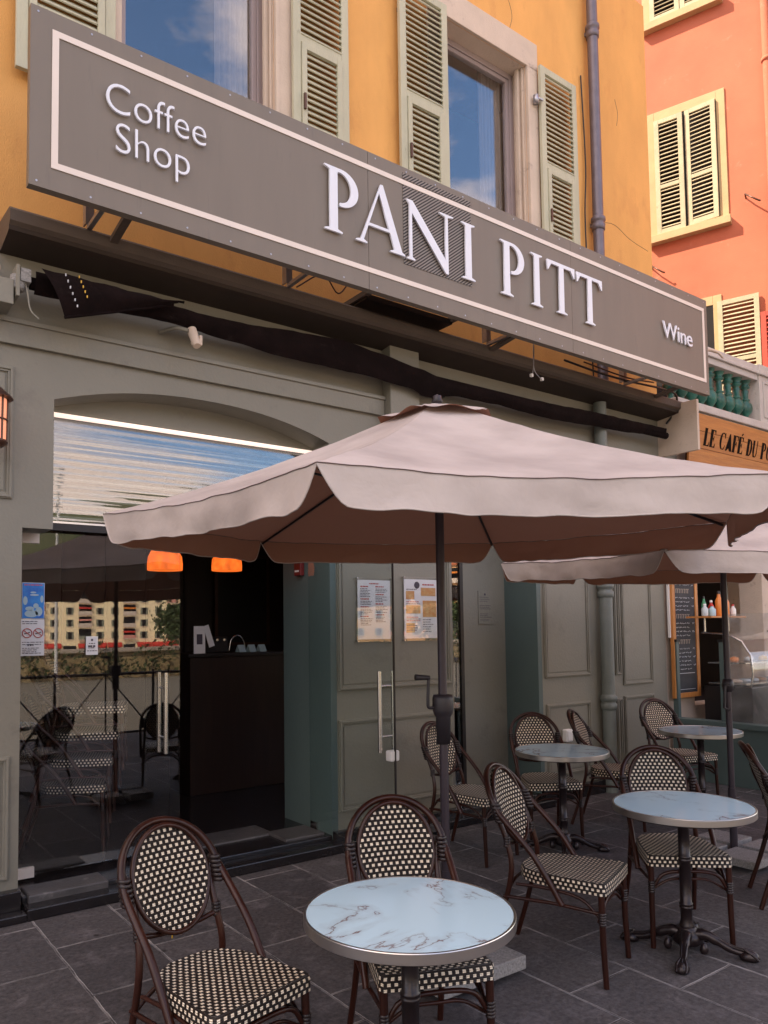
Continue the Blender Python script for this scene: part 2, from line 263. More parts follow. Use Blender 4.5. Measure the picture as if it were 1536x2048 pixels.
def hatch():
    m, t, b = mat('perforated_vent_patch'); tc = N(t, 'ShaderNodeTexCoord'); mp = N(t, 'ShaderNodeMapping'); mp.inputs['Rotation'].default_value = (0, R(38), 0)
    t.links.new(tc.outputs['Object'], mp.inputs[0]); w = N(t, 'ShaderNodeTexWave'); w.bands_direction = 'Z'; w.inputs['Scale'].default_value = 16; w.inputs['Distortion'].default_value = .4; w.inputs['Detail'].default_value = 0; t.links.new(mp.outputs[0], w.inputs['Vector'])
    r = N(t, 'ShaderNodeValToRGB'); r.color_ramp.elements[0].position = .42; r.color_ramp.elements[0].color = (.012, .010, .010, 1); r.color_ramp.elements[1].position = .58; r.color_ramp.elements[1].color = (.24, .21, .19, 1)
    t.links.new(w.outputs[1], r.inputs[0]); t.links.new(r.outputs[0], b.inputs['Base Color']); b.inputs['Roughness'].default_value = .6; return m
M['hatch'] = hatch()

# ------------------------------------------------------------------ mesh kit
class MB:
    def __init__(s): s.v = []; s.f = []; s.m = []; s.uv = []; s.sm = []; s.mats = []
    def mi(s, k):
        if k not in s.mats: s.mats.append(k)
        return s.mats.index(k)
    def face(s, pts, k, uv=None, sm=False):
        b = len(s.v); s.v += [tuple(p) for p in pts]; s.f.append(tuple(range(b, b+len(pts)))); s.m.append(s.mi(k)); s.uv.append(uv); s.sm.append(sm)
    def box(s, a, b, k, rot=None, piv=None):
        x0, y0, z0 = a; x1, y1, z1 = b
        P = [Vector(p) for p in ((x0, y0, z0), (x1, y0, z0), (x1, y1, z0), (x0, y1, z0), (x0, y0, z1), (x1, y0, z1), (x1, y1, z1), (x0, y1, z1))]
        if rot is not None:
            c = Vector(piv) if piv is not None else Vector(((x0+x1)/2, (y0+y1)/2, (z0+z1)/2)); P = [rot @ (p-c)+c for p in P]
        n = len(s.v); s.v += [tuple(p) for p in P]
        for q in ((0, 3, 2, 1), (4, 5, 6, 7), (0, 1, 5, 4), (1, 2, 6, 5), (2, 3, 7, 6), (3, 0, 4, 7)):
            s.f.append(tuple(n+i for i in q)); s.m.append(s.mi(k)); s.uv.append(None); s.sm.append(False)
    def grid(s, G, k, closed=False, uvf=None, sm=True):
        """G: rows of points"""
        n = len(s.v); w = len(G[0])
        for r in G: s.v += [tuple(p) for p in r]
        for i in range(len(G)-1):
            for j in range(w if closed else w-1):
                q = (n+i*w+j, n+i*w+(j+1) % w, n+(i+1)*w+(j+1) % w, n+(i+1)*w+j); s.f.append(q); s.m.append(s.mi(k)); s.sm.append(sm)
                s.uv.append([uvf(i, j), uvf(i, j+1), uvf(i+1, j+1), uvf(i+1, j)] if uvf else None)
    def cap(s, ring, k, flip=False):
        s.face(ring[::-1] if flip else ring, k)
    def tube(s, pts, r, k, seg=10, smooth=True, cap=True):
        pts = [Vector(p) for p in pts]; rr = r if isinstance(r, (list, tuple)) else [r]*len(pts)
        up = None; G = []
        for i, p in enumerate(pts):
            d = (pts[min(i+1, len(pts)-1)]-pts[max(i-1, 0)]).normalized()
            if up is None: up = d.orthogonal().normalized()
            up = (up-d*up.dot(d)); up = up.normalized() if up.length > 1e-6 else d.orthogonal().normalized()
            w = d.cross(up); G.append([p+(up*math.cos(a)+w*math.sin(a))*rr[i] for a in [2*math.pi*j/seg for j in range(seg)]])
        s.grid(G, k, closed=True, sm=smooth)
        if cap: s.cap(G[0], k, True); s.cap(G[-1], k)
    def lathe(s, prof, k, c=(0, 0, 0), seg=24, sm=True, sc=(1, 1)):
        G = [[(c[0]+r*sc[0]*math.cos(2*math.pi*j/seg), c[1]+r*sc[1]*math.sin(2*math.pi*j/seg), c[2]+z) for j in range(seg)] for r, z in prof]
        s.grid(G, k, closed=True, sm=sm); s.cap(G[0], k, True); s.cap(G[-1], k)
    def prism(s, poly, y0, y1, k):
        """poly of (x,z), extruded along y"""
        a = [(x, y0, z) for x, z in poly]; b = [(x, y1, z) for x, z in poly]
        s.face(a, k); s.face(b[::-1], k)
        for i in range(len(poly)):
            j = (i+1) % len(poly); s.face([a[j], a[i], b[i], b[j]], k)
    def frame(s, x0, x1, z0, z1, w, y0, y1, k):
        s.box((x0, y0, z0), (x0+w, y1, z1), k); s.box((x1-w, y0, z0), (x1, y1, z1), k)
        s.box((x0+w, y0, z0), (x1-w, y1, z0+w), k); s.box((x0+w, y0, z1-w), (x1-w, y1, z1), k)
    def build(s, name, parent=None, loc=None, bevel=0, **tags):
        me = bpy.data.meshes.new(name); me.from_pydata(s.v, [], s.f); me.polygons.foreach_set('material_index', s.m); me.polygons.foreach_set('use_smooth', s.sm)
        for k in s.mats: me.materials.append(M[k])
        if any(s.uv):
            u = me.uv_layers.new(name='UVMap'); i = 0
            for f, uv in zip(s.f, s.uv):
                for j in range(len(f)):
                    if uv: u.data[i].uv = uv[j]
                    i += 1
        me.update(); o = bpy.data.objects.new(name, me); S.collection.objects.link(o)
        if parent: o.parent = parent
        if loc: o.location = loc
        if bevel:
            bm_ = o.modifiers.new('bevel', 'BEVEL'); bm_.width = bevel; bm_.segments = 2; bm_.limit_method = 'ANGLE'; bm_.angle_limit = R(50)
        for a, b in tags.items(): o[a] = b
        return o
def thing(name, label, cat, loc=(0, 0, 0), rz=0, group=None):
    o = bpy.data.objects.new(name, None); S.collection.objects.link(o); o.location = loc; o.rotation_euler = (0, 0, rz); o.empty_display_size = .1
    o['label'] = label; o['category'] = cat
    if group: o['group'] = group
    return o
def tag(o, label, cat, group=None):
    o['label'] = label; o['category'] = cat
    if group: o['group'] = group
    return o
def copy_tree(o, parent=None):
    c = o.copy(); S.collection.objects.link(c); c.parent = parent
    for ch in list(o.children): copy_tree(ch, c)
    return c
def smoothpath(pts, n=6):
    P = [Vector(p) for p in pts]; P = [P[0]*2-P[1]]+P+[P[-1]*2-P[-2]]; o = []
    for i in range(1, len(P)-2):
        a, b, c, d = P[i-1:i+3]
        for j in range(n):
            t = j/n; o.append(.5*((2*b)+(c-a)*t+(2*a-5*b+4*c-d)*t*t+(3*b-a-3*c+d)*t**3))
    return o+[P[-2]]
def text(name, body, size, k, parent, loc, rot, ext=.004, off=0, sx=1, shear=0, align='LEFT'):
    cu = bpy.data.curves.new(name, 'FONT'); cu.body = body; cu.size = size; cu.extrude = ext; cu.offset = off; cu.shear = shear; cu.align_x = align; cu.resolution_u = 6
    t = bpy.data.objects.new(name, cu); S.collection.objects.link(t); bpy.context.view_layer.update()
    me = bpy.data.meshes.new_from_object(t.evaluated_get(bpy.context.evaluated_depsgraph_get())); bpy.data.objects.remove(t)
    me.materials.clear(); me.materials.append(M[k]); o = bpy.data.objects.new(name, me); S.collection.objects.link(o)
    o.parent = parent; o.location = loc; o.rotation_euler = rot; o.scale = (sx, 1, 1); return o

# ------------------------------------------------------------------ ground
g = MB(); g.face([(-30, -2.2, 0), (30, -2.2, 0), (30, 9, 0), (-30, 9, 0)], 'paving'); o = g.build('pavement'); o['kind'] = 'structure'
g = MB(); g.face([(-1500, -20.5, -.14), (1500, -20.5, -.14), (1500, 1500, -.14), (-1500, 1500, -.14)], 'asphalt'); o = g.build('road'); o['kind'] = 'structure'
g = MB(); g.face([(-1500, -1500, -4), (1500, -1500, -4), (1500, -20.6, -4), (-1500, -20.6, -4)], 'stone'); o = g.build('far_quay'); o['kind'] = 'structure'
g = MB(); g.box((-30, -2.35, -.13), (30, -2.2, .004), 'step'); o = g.build('kerb'); o['kind'] = 'structure'

# ------------------------------------------------------------------ orange building with the grey shopfront
B = thing('corner_building', 'orange rendered building with pale green shutters above a grey panelled shopfront', 'building', (0, 0, 0))
FY = 5.0; XR = 7.87
def holed(mb, x0, x1, z0, z1, y, d, holes, k, kr=None):
    xs = sorted({x0, x1, *[h[0] for h in holes], *[h[1] for h in holes]}); zs = sorted({z0, z1, *[h[2] for h in holes], *[h[3] for h in holes]})
    for i in range(len(xs)-1):
        for j in range(len(zs)-1):
            cx, cz = (xs[i]+xs[i+1])/2, (zs[j]+zs[j+1])/2
            if any(h[0] < cx < h[1] and h[2] < cz < h[3] for h in holes): continue
            mb.face([(xs[i], y, zs[j]), (xs[i+1], y, zs[j]), (xs[i+1], y, zs[j+1]), (xs[i], y, zs[j+1])], k)
    for a, b, c, e in holes:
        q = kr or k
        mb.face([(a, y, c), (a, y, e), (a, y+d, e), (a, y+d, c)], q); mb.face([(b, y, c), (b, y+d, c), (b, y+d, e), (b, y, e)], q)
        mb.face([(a, y, e), (b, y, e), (b, y+d, e), (a, y+d, e)], q); mb.face([(a, y, c), (a, y+d, c), (b, y+d, c), (b, y, c)], q)
wins = [(1.66, 2.86, 5.15, 7.33), (4.60, 5.76, 5.15, 7.33)]
u = MB(); holed(u, -9, XR, 4.06, 9.0, FY, .28, wins, 'orange', 'surround')
u.face([(XR, FY, 0), (XR, 15, 0), (XR, 15, 9), (XR, FY, 9)], 'orange')
u.face([(-9, FY, 0), (-9, FY, 14.5), (-9, 15, 14.5), (-9, 15, 0)], 'orange')
u.face([(-9, FY, 9), (3.2, FY, 9), (3.2, FY, 14.5), (-9, FY, 14.5)], 'orange'); u.face([(3.2, FY, 9), (3.2, 15, 9), (3.2, 15, 14.5), (3.2, FY, 14.5)], 'orange')  # unseen taller left block, added to keep the sun off the umbrellas
u.face([(-9, 15, 0), (XR, 15, 0), (XR, 15, 9), (3.2, 15, 9), (3.2, 15, 14.5), (-9, 15, 14.5)], 'orange')
u.face([(3.2, FY, 9), (XR, FY, 9), (XR, 15, 9), (3.2, 15, 9)], 'tiles'); u.face([(-9, FY, 14.5), (3.2, FY, 14.5), (3.2, 15, 14.5), (-9, 15, 14.5)], 'tiles')  # unseen roof levels, stepped so sun clears the low end onto the coral wall
u.face([(-9, FY+.02, 4.02), (XR-.02, FY+.02, 4.02), (XR-.02, 14.98, 4.02), (-9, 14.98, 4.02)], 'void')
u.build('upper_wall', B)
# hairline cracks in the render
# shopfront wall: polygon with the arch opening, the glazed strip opening
def arch(x):
    t = (x-2.295)/1.045; return 3.16+.165*(1-abs(t)**2.2)
poly = [(-9, 0), (1.07, 0), (1.07, 2.33), (1.25, 2.33), (1.25, 3.16)]
for i in range(1, 24): x = 1.25+(3.34-1.25)*i/24; poly.append((x, arch(x)))
poly += [(3.34, 3.16), (3.34, 0), (4.63, 0), (4.63, 3.0), (5.74, 3.0), (5.74, 0), (XR, 0), (XR, 4.058), (-9, 4.058)]
w = MB(); w.face([(x, FY, z) for x, z in poly], 'grey')
for i in range(1, 30):
    a, b = poly[i], poly[i+1]
    w.face([(b[0], FY, b[1]), (a[0], FY, a[1]), (a[0], FY+.25, a[1]), (b[0], FY+.25, b[1])], 'grey')
w.face([(4.63, FY, 0), (4.63, FY+.42, 0), (4.63, FY+.42, 3), (4.63, FY, 3)], 'grey'); w.face([(4.63, FY, 3), (4.63, FY+.42, 3), (5.74, FY+.42, 3), (5.74, FY, 3)], 'grey')
w.box((5.16, FY+.42, 0), (5.74, FY+.5, 3), 'grey')
w.box((1.25, FY+.235, 3.15), (3.34, FY+.25, 3.36), 'grey')
w.build('shopfront_wall', B)
for a, b in ((3.34, .72), (5.74, .42)):
    t_ = MB(); t_.box((a-.006, FY-.001, 0.02), (a+.05, FY+b, 3.12 if a < 4 else 3.0), 'teal'); t_.build('door_reveal', B)
m_ = MB(); m_.box((-9, FY-.035, 3.455), (3.88, FY-.002, 3.60), 'grey'); m_.box((-9, FY-.05, 3.585), (3.88, FY-.036, 3.615), 'grey'); m_.build('fascia_moulding', B, bevel=.004)
m_ = MB(); m_.box((3.885, FY-.11, 2.9), (4.2, FY-.002, 4.05), 'grey'); m_.build('pilaster_block', B, bevel=.006)
# cornice shelf
cn = MB(); G = []
prof = [(5.0, 4.02), (4.78, 4.045), (4.735, 4.055), (4.73, 4.08), (4.705, 4.10), (4.70, 4.165), (4.72, 4.185), (4.76, 4.19), (5.0, 4.215)]
for x in (.918, 7.93): G.append([(x, y, z) for y, z in prof])
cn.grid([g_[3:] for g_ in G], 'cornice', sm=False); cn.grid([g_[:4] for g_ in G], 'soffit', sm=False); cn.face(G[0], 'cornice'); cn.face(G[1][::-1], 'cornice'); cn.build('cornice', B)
# plinth, kerb step, marble steps
p = MB(); p.box((-9, 4.93, .0), (1.075, 4.999, .16), 'blackstone'); p.box((3.335, 4.94, 0), (4.64, 4.999, .13), 'blackstone'); p.box((5.735, 4.94, 0), (XR, 4.999, .13), 'blackstone'); p.build('plinth', B, bevel=.006)
p = MB(); p.box((-9, 4.84, .0), (1.09, 4.928, .05), 'blackstone'); p.box((1.09, 4.84, 0), (5.75, 5.0, .07), 'blackstone'); p.box((1.09, 5.0, 0), (5.75, 5.9, .1), 'blackstone'); p.build('threshold', B, bevel=.008)
for a, b, c, d, e in ((1.12, 1.60, 4.95, 5.17, .115), (2.95, 3.30, 5.05, 5.35, .12), (3.5, 4.3, 4.80, 4.835, .09), (2.3, 3.0, 5.3, 5.62, .112)):
    p = MB(); p.box((a, c, .02), (b, d, e), 'step'); p.build('step_slab', B, bevel=.01)
# panel mouldings
for x0, x1, z0, z1 in ((.2, 1.01, 2.5, 3.32), (.2, 1.015, .22, .946), (3.4, 4.6, 1.2, 2.85), (3.4, 4.59, .26, .972), (5.82, 6.51, 1.19, 2.9), (5.83, 6.5, .24, .935), (6.93, 7.03, 1.17, 2.9), (6.93, 7.03, .24, .93), (7.06, 7.6, 1.06, 2.9), (7.06, 7.6, .22, .945)):
    f = MB(); f.frame(x0, x1, z0, z1, .036, FY-.014, FY-.002, 'grey'); f.frame(x0+.008, x1-.008, z0+.008, z1-.008, .014, FY-.024, FY-.0145, 'grey')
    f.box((x0+.05, FY-.006, z0+.05), (x1-.05, FY-.002, z1-.05), 'grey') if x1-x0 > .2 else None
    f.build('panel_moulding', B, bevel=.004)
# strip light
s_ = MB(); s_.tube([(1.26, FY+.225, 3.125), (3.32, FY+.225, 3.125)], .017, 'strip', 8); s_.build('strip_light', B)
# roller shutter grille behind the transom, transom glass
t_ = MB()
for i in range(15):
    z = 2.47+i*.044; t_.tube([(1.2, FY+.40, z), (3.34, FY+.40, z)], .007 if i % 3 else .011, 'pipegrey', 6)
t_.build('roller_grille', B)
t_ = MB(); t_.box((1.2, FY+.26, 2.41), (3.36, FY+.272, 3.115), 'transglass'); t_.build('transom_pane', B)
t_ = MB(); t_.box((1.1, FY+.255, 2.36), (3.35, FY+.29, 2.405), 'black'); t_.box((1.25, FY+.25, 2.407), (3.34, FY+.258, 2.42), 'chrome'); t_.build('transom_bar', B)
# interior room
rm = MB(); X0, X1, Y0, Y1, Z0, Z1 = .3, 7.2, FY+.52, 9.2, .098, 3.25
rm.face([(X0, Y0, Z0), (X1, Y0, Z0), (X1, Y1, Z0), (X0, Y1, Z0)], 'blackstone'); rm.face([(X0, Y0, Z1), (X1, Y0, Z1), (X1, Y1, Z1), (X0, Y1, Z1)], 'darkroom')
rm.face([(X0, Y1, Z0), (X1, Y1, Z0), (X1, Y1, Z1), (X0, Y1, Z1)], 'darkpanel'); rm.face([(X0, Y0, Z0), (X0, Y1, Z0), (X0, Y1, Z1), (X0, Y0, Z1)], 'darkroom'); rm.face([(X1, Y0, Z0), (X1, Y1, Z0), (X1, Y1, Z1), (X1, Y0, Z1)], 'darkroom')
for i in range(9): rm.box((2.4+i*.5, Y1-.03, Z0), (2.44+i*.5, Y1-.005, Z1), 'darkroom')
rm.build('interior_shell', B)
# glass door closed leaf
def handle_bar(mb, side, x, y0, z0, z1):
    pass
D = MB(); D.box((1.10, FY+.30, .135), (2.22, FY+.312, 2.345), 'doorglass'); D = D.build('glass_door', B, label='closed left glass door leaf with posters')
h = MB()
for yy in (FY+.24, FY+.37): h.tube([(2.09, yy, .82), (2.09, yy, 1.39)], .016, 'chrome', 12)
for zz in (.93, 1.28): h.tube([(2.09, FY+.24, zz), (2.09, FY+.37, zz)], .009, 'chrome', 8)
h.build('door_handle', D)
h = MB(); h.box((1.10, FY+.292, 2.27), (1.24, FY+.32, 2.352), 'cream'); h.build('door_fitting', D)
h = MB(); h.box((1.10, FY+.292, .12), (1.23, FY+.32, .185), 'cream'); h.build('door_fitting', D)
h = MB(); h.box((1.2, FY+.25, 2.36), (1.3, FY+.30, 2.43), 'cream'); h.build('door_fitting', D)
# glass door open leaf, at right angles to the front
D2 = MB(); D2.box((3.324, 4.205, .12), (3.336, 5.30, 2.345), 'leafglass'); D2.box((3.3235, 4.196, .12), (3.3365, 4.2045, 2.345), 'black'); D2 = D2.build('glass_door', B, label='right glass door leaf swung open square to the wall')
h = MB()
for xx in (3.27, 3.39): h.tube([(xx, 4.29, .82), (xx, 4.29, 1.385)], .016, 'chrome', 12)
for zz in (.93, 1.28): h.tube([(3.27, 4.29, zz), (3.39, 4.29, zz)], .009, 'chrome', 8)
h.build('door_handle', D2)
h = MB(); h.box((3.29, 4.198, .765), (3.37, 4.262, .84), 'white_pl'); h.build('door_lock', D2, bevel=.012)
h = MB(); h.box((3.318, 5.2, .10), (3.342, 5.29, .16), 'chrome'); h.build('door_fitting', D2)
# narrow glass pane beyond the menu wall
D3 = MB(); D3.box((4.64, FY+.43, .1), (5.12, FY+.44, 2.95), 'winglass'); D3.box((5.12, FY+.415, .1), (5.16, FY+.46, 2.97), 'black'); D3.build('glass_strip', B)
# ------------------------------------------------------------------ upper windows, shutters
def window(x0, x1, z0, z1, y):
    f = MB(); f.frame(x0, x1, z0, z1, .055, y+.16, y+.23, 'pvc'); f.frame(x0+.055, x1-.055, z0+.055, z1-.055, .04, y+.175, y+.225, 'pvc')
    F = f.build('window', B, bevel=.004)
    g = MB(); g.box((x0+.09, y+.196, z0+.09), (x1-.09, y+.203, z1-.09), 'winglass'); g.build('pane', F)
    c = MB(); G = []
    for j in range(2): G.append([(x1-.36+.30*i/30, y+.30+.02*math.sin(i*1.3), (z0, z1)[j]) for i in range(31)])
    c.grid(G, 'curtain'); c.build('curtain', F)
    c = MB(); c.box((x0-.3, y+1.2, z0-.3), (x1+.6, y+1.22, z1+.3), 'void'); c.build('room_back', F)
    t = MB(); q = .32
    t.box((x0-.15, y-.03, z0), (x0, y-.001, z1), 'surround'); t.box((x1, y-.03, z0), (x1+.16, y-.001, z1), 'surround'); t.box((x0-.15, y-.032, z1), (x1+.16, y-.001, z1+.28), 'surround')
    t.box((x1+.0, y-.04, z0), (x1+.03, y-.0305, z1), 'surround'); t.box((x1-.045, y+.06, z0), (x1-.001, y+.10, z1-.001), 'surround'); t.box((x1-.02, y+.02, z0), (x1-.001, y+.04, z1-.001), 'surround')
    t.box((x0-q-.05, y-.08, z0-.09), (x1+q+.05, y-.001, z0-.001), 'surround')
    t.build('stone_surround', F, bevel=.008)
for h_ in wins: window(h_[0], h_[1], h_[2], h_[3], FY)
def shutter(x0, x1, z0, z1, y, k, zmid, parent, M4=None, step=.05, flap=True, name='shutter', **kw):
    sd, sa = (.012, 52) if flap else (.0, 42)
    mb = MB(); w = .07; t = .035
    mb.box((x0, y, z0), (x0+w, y+t, z1), k); mb.box((x1-w, y, z0), (x1, y+t, z1), k)
    mb.box((x0+w, y+.002, z1-.07), (x1-w, y+t-.002, z1), k); mb.box((x0+w, y+.002, z0), (x1-w, y+t-.002, z0+.08), k); mb.box((x0+w, y+.002, zmid-.03), (x1-w, y+t-.002, zmid+.03), k)
    def slats(a, b, c, d):
        n = int((d-c)/step)
        for i in range(n):
            z = c+(i+.5)*(d-c)/n; mb.box((a, y-.004-sd, z-.006), (b, y+.045+sd*.8, z+.006), k, rot=Matrix.Rotation(R(sa), 3, 'X'))
    slats(x0+w, x1-w, zmid+.03, z1-.07)
    if flap:
        mb.box((x0+w+.004, y-.012, z0+.085), (x0+w+.05, y+.02, zmid-.035), k); mb.box((x1-w-.05, y-.012, z0+.085), (x1-w-.004, y+.02, zmid-.035), k); mb.box((x0+w+.05, y-.011, zmid-.085), (x1-w-.05, y+.02, zmid-.035), k)
        slats(x0+w+.05, x1-w-.05, z0+.085, zmid-.085)
        mb.box((x0+w+.012, y-.03, z0+.55), (x0+w+.032, y-.0125, z0+.68), 'copper')
    else: slats(x0+w, x1-w, z0+.08, zmid-.03)
    mb.box((x0+.005, y+.036, z1-.3), (x0+.05, y+.05, z1-.26), 'copper'); mb.box((x1-.05, y+.036, z1-.3), (x1-.005, y+.05, z1-.26), 'copper')
    if M4: mb.v = [tuple(M4 @ Vector(p)) for p in mb.v]
    return mb.build(name, parent, bevel=.003, **kw)
for x0, x1 in ((.98, 1.60), (2.99, 3.52), (4.07, 4.63), (5.90, 6.46)): shutter(x0, x1, 5.2, 7.37, FY-.085, 'shutter', 6.34, B)
hk = MB(); hk.tube([(5.86, FY-.0, 6.98), (5.86, FY-.10, 6.98), (5.9, FY-.1, 6.98)], .014, 'steel', 8); hk.lathe([(.001, -.04), (.03, -.04), (.03, .04), (.001, .04)], 'steel', (5.84, FY-.07, 6.98), 10); hk.build('shutter_hinge', B)
# pipes
def pipe(x, y, z0, z1, r, k, collars, label):
    mb = MB(); mb.tube([(x, y, z0), (x, y, (z0+z1)/2), (x, y, z1)], r, k, 18)
    for c in collars:
        mb.lathe([(r, -.09), (r+.012, -.085), (r+.016, -.03), (r+.004, -.02), (r+.006, .0), (r+.02, .012), (r+.02, .045), (r+.004, .06), (r, .07)], k, (x, y, c), 18)
        mb.box((x-.02, y+r*.8, c-.02), (x+.02, FY+.01, c+.02), k)
    return mb.build('downpipe', B, label=label)
pipe(6.76, FY-.09, 4.22, 9, .056, 'pipe', (5.98, 8.12), 'bare zinc downpipe on the orange wall')
pipe(6.70, FY-.08, .0, 4.02, .066, 'pipegrey', (2.07, .92, 3.3), 'painted downpipe on the grey panelled front')
cb = MB(); cb.tube(smoothpath([(6.63, FY-.02, 7.6), (6.655, FY-.03, 6.6), (6.62, FY-.03, 5.9), (6.68, FY-.03, 4.3)]), .008, 'black', 6); cb.build('wall_cable', B)
# cracks and little holes in the render, as shallow dark grooves
ck = MB()
for pts in ([(5.52, 8.0), (5.60, 7.8), (5.55, 7.62), (5.58, 7.5)], [(7.25, 7.6), (7.3, 7.45), (7.28, 7.3)], [(7.0, 6.1), (7.2, 6.12), (7.45, 6.04), (7.8, 6.0)]):
    ck.tube(smoothpath([(a+random.uniform(-.01, .01), FY-.0005, b) for a, b in pts], 5), .0022, 'cornice', 4)
ck.build('render_crack', B)

# ------------------------------------------------------------------ the sign
SG = thing('shop_sign', 'long grey sign board with white coffee shop lettering on the orange wall', 'sign', (0, 0, 0)); SY = 4.3
p = MB(); p.box((.93, SY, 4.12), (3.234, SY+.055, 5.148), 'sign'); p.box((3.238, SY, 4.12), (5.5, SY+.055, 5.148), 'sign'); p.box((5.503, SY, 4.12), (7.74, SY+.055, 5.148), 'sign'); p.box((.94, SY+.02, 4.13), (7.73, SY+.05, 5.14), 'black'); p.build('sign_panel', SG)
p = MB()
for i in range(24):
    for z in (4.15, 5.118): q = .97+i*.292; p.tube([(q, SY-.002, z), (q, SY+.002, z)], .006, 'steel', 8)
p.build('screws', SG)
p = MB(); p.frame(1.045, 7.68, 4.245, 5.045, .036, SY-.006, SY-.001, 'cream'); p.build('border', SG)
p = MB(); p.box((3.56, SY-.004, 4.40), (4.26, SY-.001, 5.005), 'hatch'); p.box((3.56, SY-.004, 5.055), (4.26, SY-.001, 5.1), 'hatch'); p.build('vent_patch', SG)
def glyph(polys, x, z, h, k, name, parent, y=SY, ext=.007, sx_=1, rot=(R(90), 0, 0)):
    cu = bpy.data.curves.new(name, 'CURVE'); cu.dimensions = '2D'; cu.fill_mode = 'BOTH'; cu.extrude = ext
    for pl in polys:
        s = cu.splines.new('POLY'); s.points.add(len(pl)-1); s.use_cyclic_u = True
        for i, (a, b) in enumerate(pl): s.points[i].co = (a*h*sx_, b*h, 0, 1)
    t = bpy.data.objects.new(name, cu); S.collection.objects.link(t); bpy.context.view_layer.update()
    me = bpy.data.meshes.new_from_object(t.evaluated_get(bpy.context.evaluated_depsgraph_get())); bpy.data.objects.remove(t)
    me.materials.clear(); me.materials.append(M[k]); o = bpy.data.objects.new(name, me); S.collection.objects.link(o); o.parent = parent; o.location = (x, y, z); o.rotation_euler = rot; return o
def arcp(cx, cy, rx, ry, a0, a1, n=18): return [(cx+rx*math.cos(R(a0+(a1-a0)*i/n)), cy+ry*math.sin(R(a0+(a1-a0)*i/n))) for i in range(n+1)]
GL = {
 'P': [[(0, 0), (.32, 0), (.32, .022), (.235, .05), (.235, .935)]+arcp(.27, .71, .21, .235, 90, -88, 22)+arcp(.30, .71, .32, .29, -96, 90, 24)+[(0, 1), (0, .978), (.09, .95), (.09, .05), (0, .022)]],
 'A': [[(0, 0), (.21, 0), (.21, .022), (.145, .05), (.238, .30), (.660, .30), (.75, .05), (.67, .022), (.67, 0), (.965, 0), (.965, .022), (.905, .05), (.53, 1.03), (.485, 1.03), (.085, .05), (0, .022)], [(.255, .345), (.452, .875), (.644, .345)]],
 'N': [[(0, 0), (.17, 0), (.17, .022), (.115, .05), (.115, .79), (.845, -.035), (.905, -.035), (.905, .95), (1.03, .978), (1.03, 1), (.72, 1), (.72, .978), (.845, .95), (.845, .2), (.13, 1.0), (-.0, 1.0), (.06, .93), (.06, .05), (0, .022)]],
 'I': [[(0, 0), (.31, 0), (.31, .022), (.225, .05), (.225, .95), (.31, .978), (.31, 1), (0, 1), (0, .978), (.085, .95), (.085, .05), (0, .022)]],
 'T': [[(.27, 0), (.57, 0), (.57, .022), (.485, .05), (.485, .935), (.70, .935), (.79, .80), (.82, .80), (.82, 1.0), (0, 1.0), (0, .80), (.03, .80), (.12, .935), (.345, .935), (.345, .05), (.27, .022)]],
}
for ch, x, z, h in (('P', 2.842, 4.443, .464), ('A', 3.107, 4.44, .464), ('N', 3.574, 4.435, .46), ('I', 4.137, 4.437, .458), ('P', 4.572, 4.424, .457), ('I', 4.943, 4.42, .456), ('T', 5.15, 4.428, .447), ('T', 5.545, 4.424, .444)):
    glyph(GL[ch], x, z, h, 'white', 'letter', SG, y=SY-.02)
text('lettering', 'Coffee', .262, 'white', SG, (1.325, SY-.018, 4.692), (R(90), 0, 0), .006, -.0035, .91)
text('lettering', 'Shop', .262, 'white', SG, (1.385, SY-.018, 4.462), (R(90), 0, 0), .006, -.0035, .91)
text('lettering', 'Wine', .236, 'white', SG, (6.885, SY-.018, 4.566), (R(90), 0, 0), .006, .001, 1.0)
def part(nm, par, *boxes):
    q = MB()
    for bx in boxes: q.box(bx[0], bx[1], bx[2], rot=bx[3] if len(bx) > 3 else None)
    return q.build(nm, par)
for x in (1.37, 2.80, 4.84, 6.83):
    part('bracket', SG, ((x-.022, 4.7005, 4.205), (x-.012, 4.75, 4.62), 'steel'), ((x-.022, 4.693, 4.20), (x+.03, 4.70, 4.62), 'steel'), ((x-.01, 4.36, 4.175), (x+.02, 4.71, 4.20), 'steel'))
for x in (1.50, 4.86, 7.35): part('strut', SG, ((x, SY+.056, 4.135), (x+.05, 4.99, 4.165), 'cornice', Matrix.Rotation(R(-8), 3, 'X')))
part('cable_tray', SG, ((3.45, SY+.056, 4.26), (3.49, 4.99, 4.3), 'cornice'), ((4.35, SY+.056, 4.26), (4.39, 4.99, 4.3), 'cornice'), ((3.47, SY+.35, 4.24), (4.37, SY+.56, 4.28), 'black'), ((3.47, SY+.1, 4.25), (4.37, SY+.16, 4.29), 'cornice'))
part('bracket', SG, ((3.44, SY+.06, 4.17), (3.46, SY+.09, 4.34), 'steel'), ((3.44, SY+.06, 4.13), (3.52, SY+.08, 4.175), 'steel'))

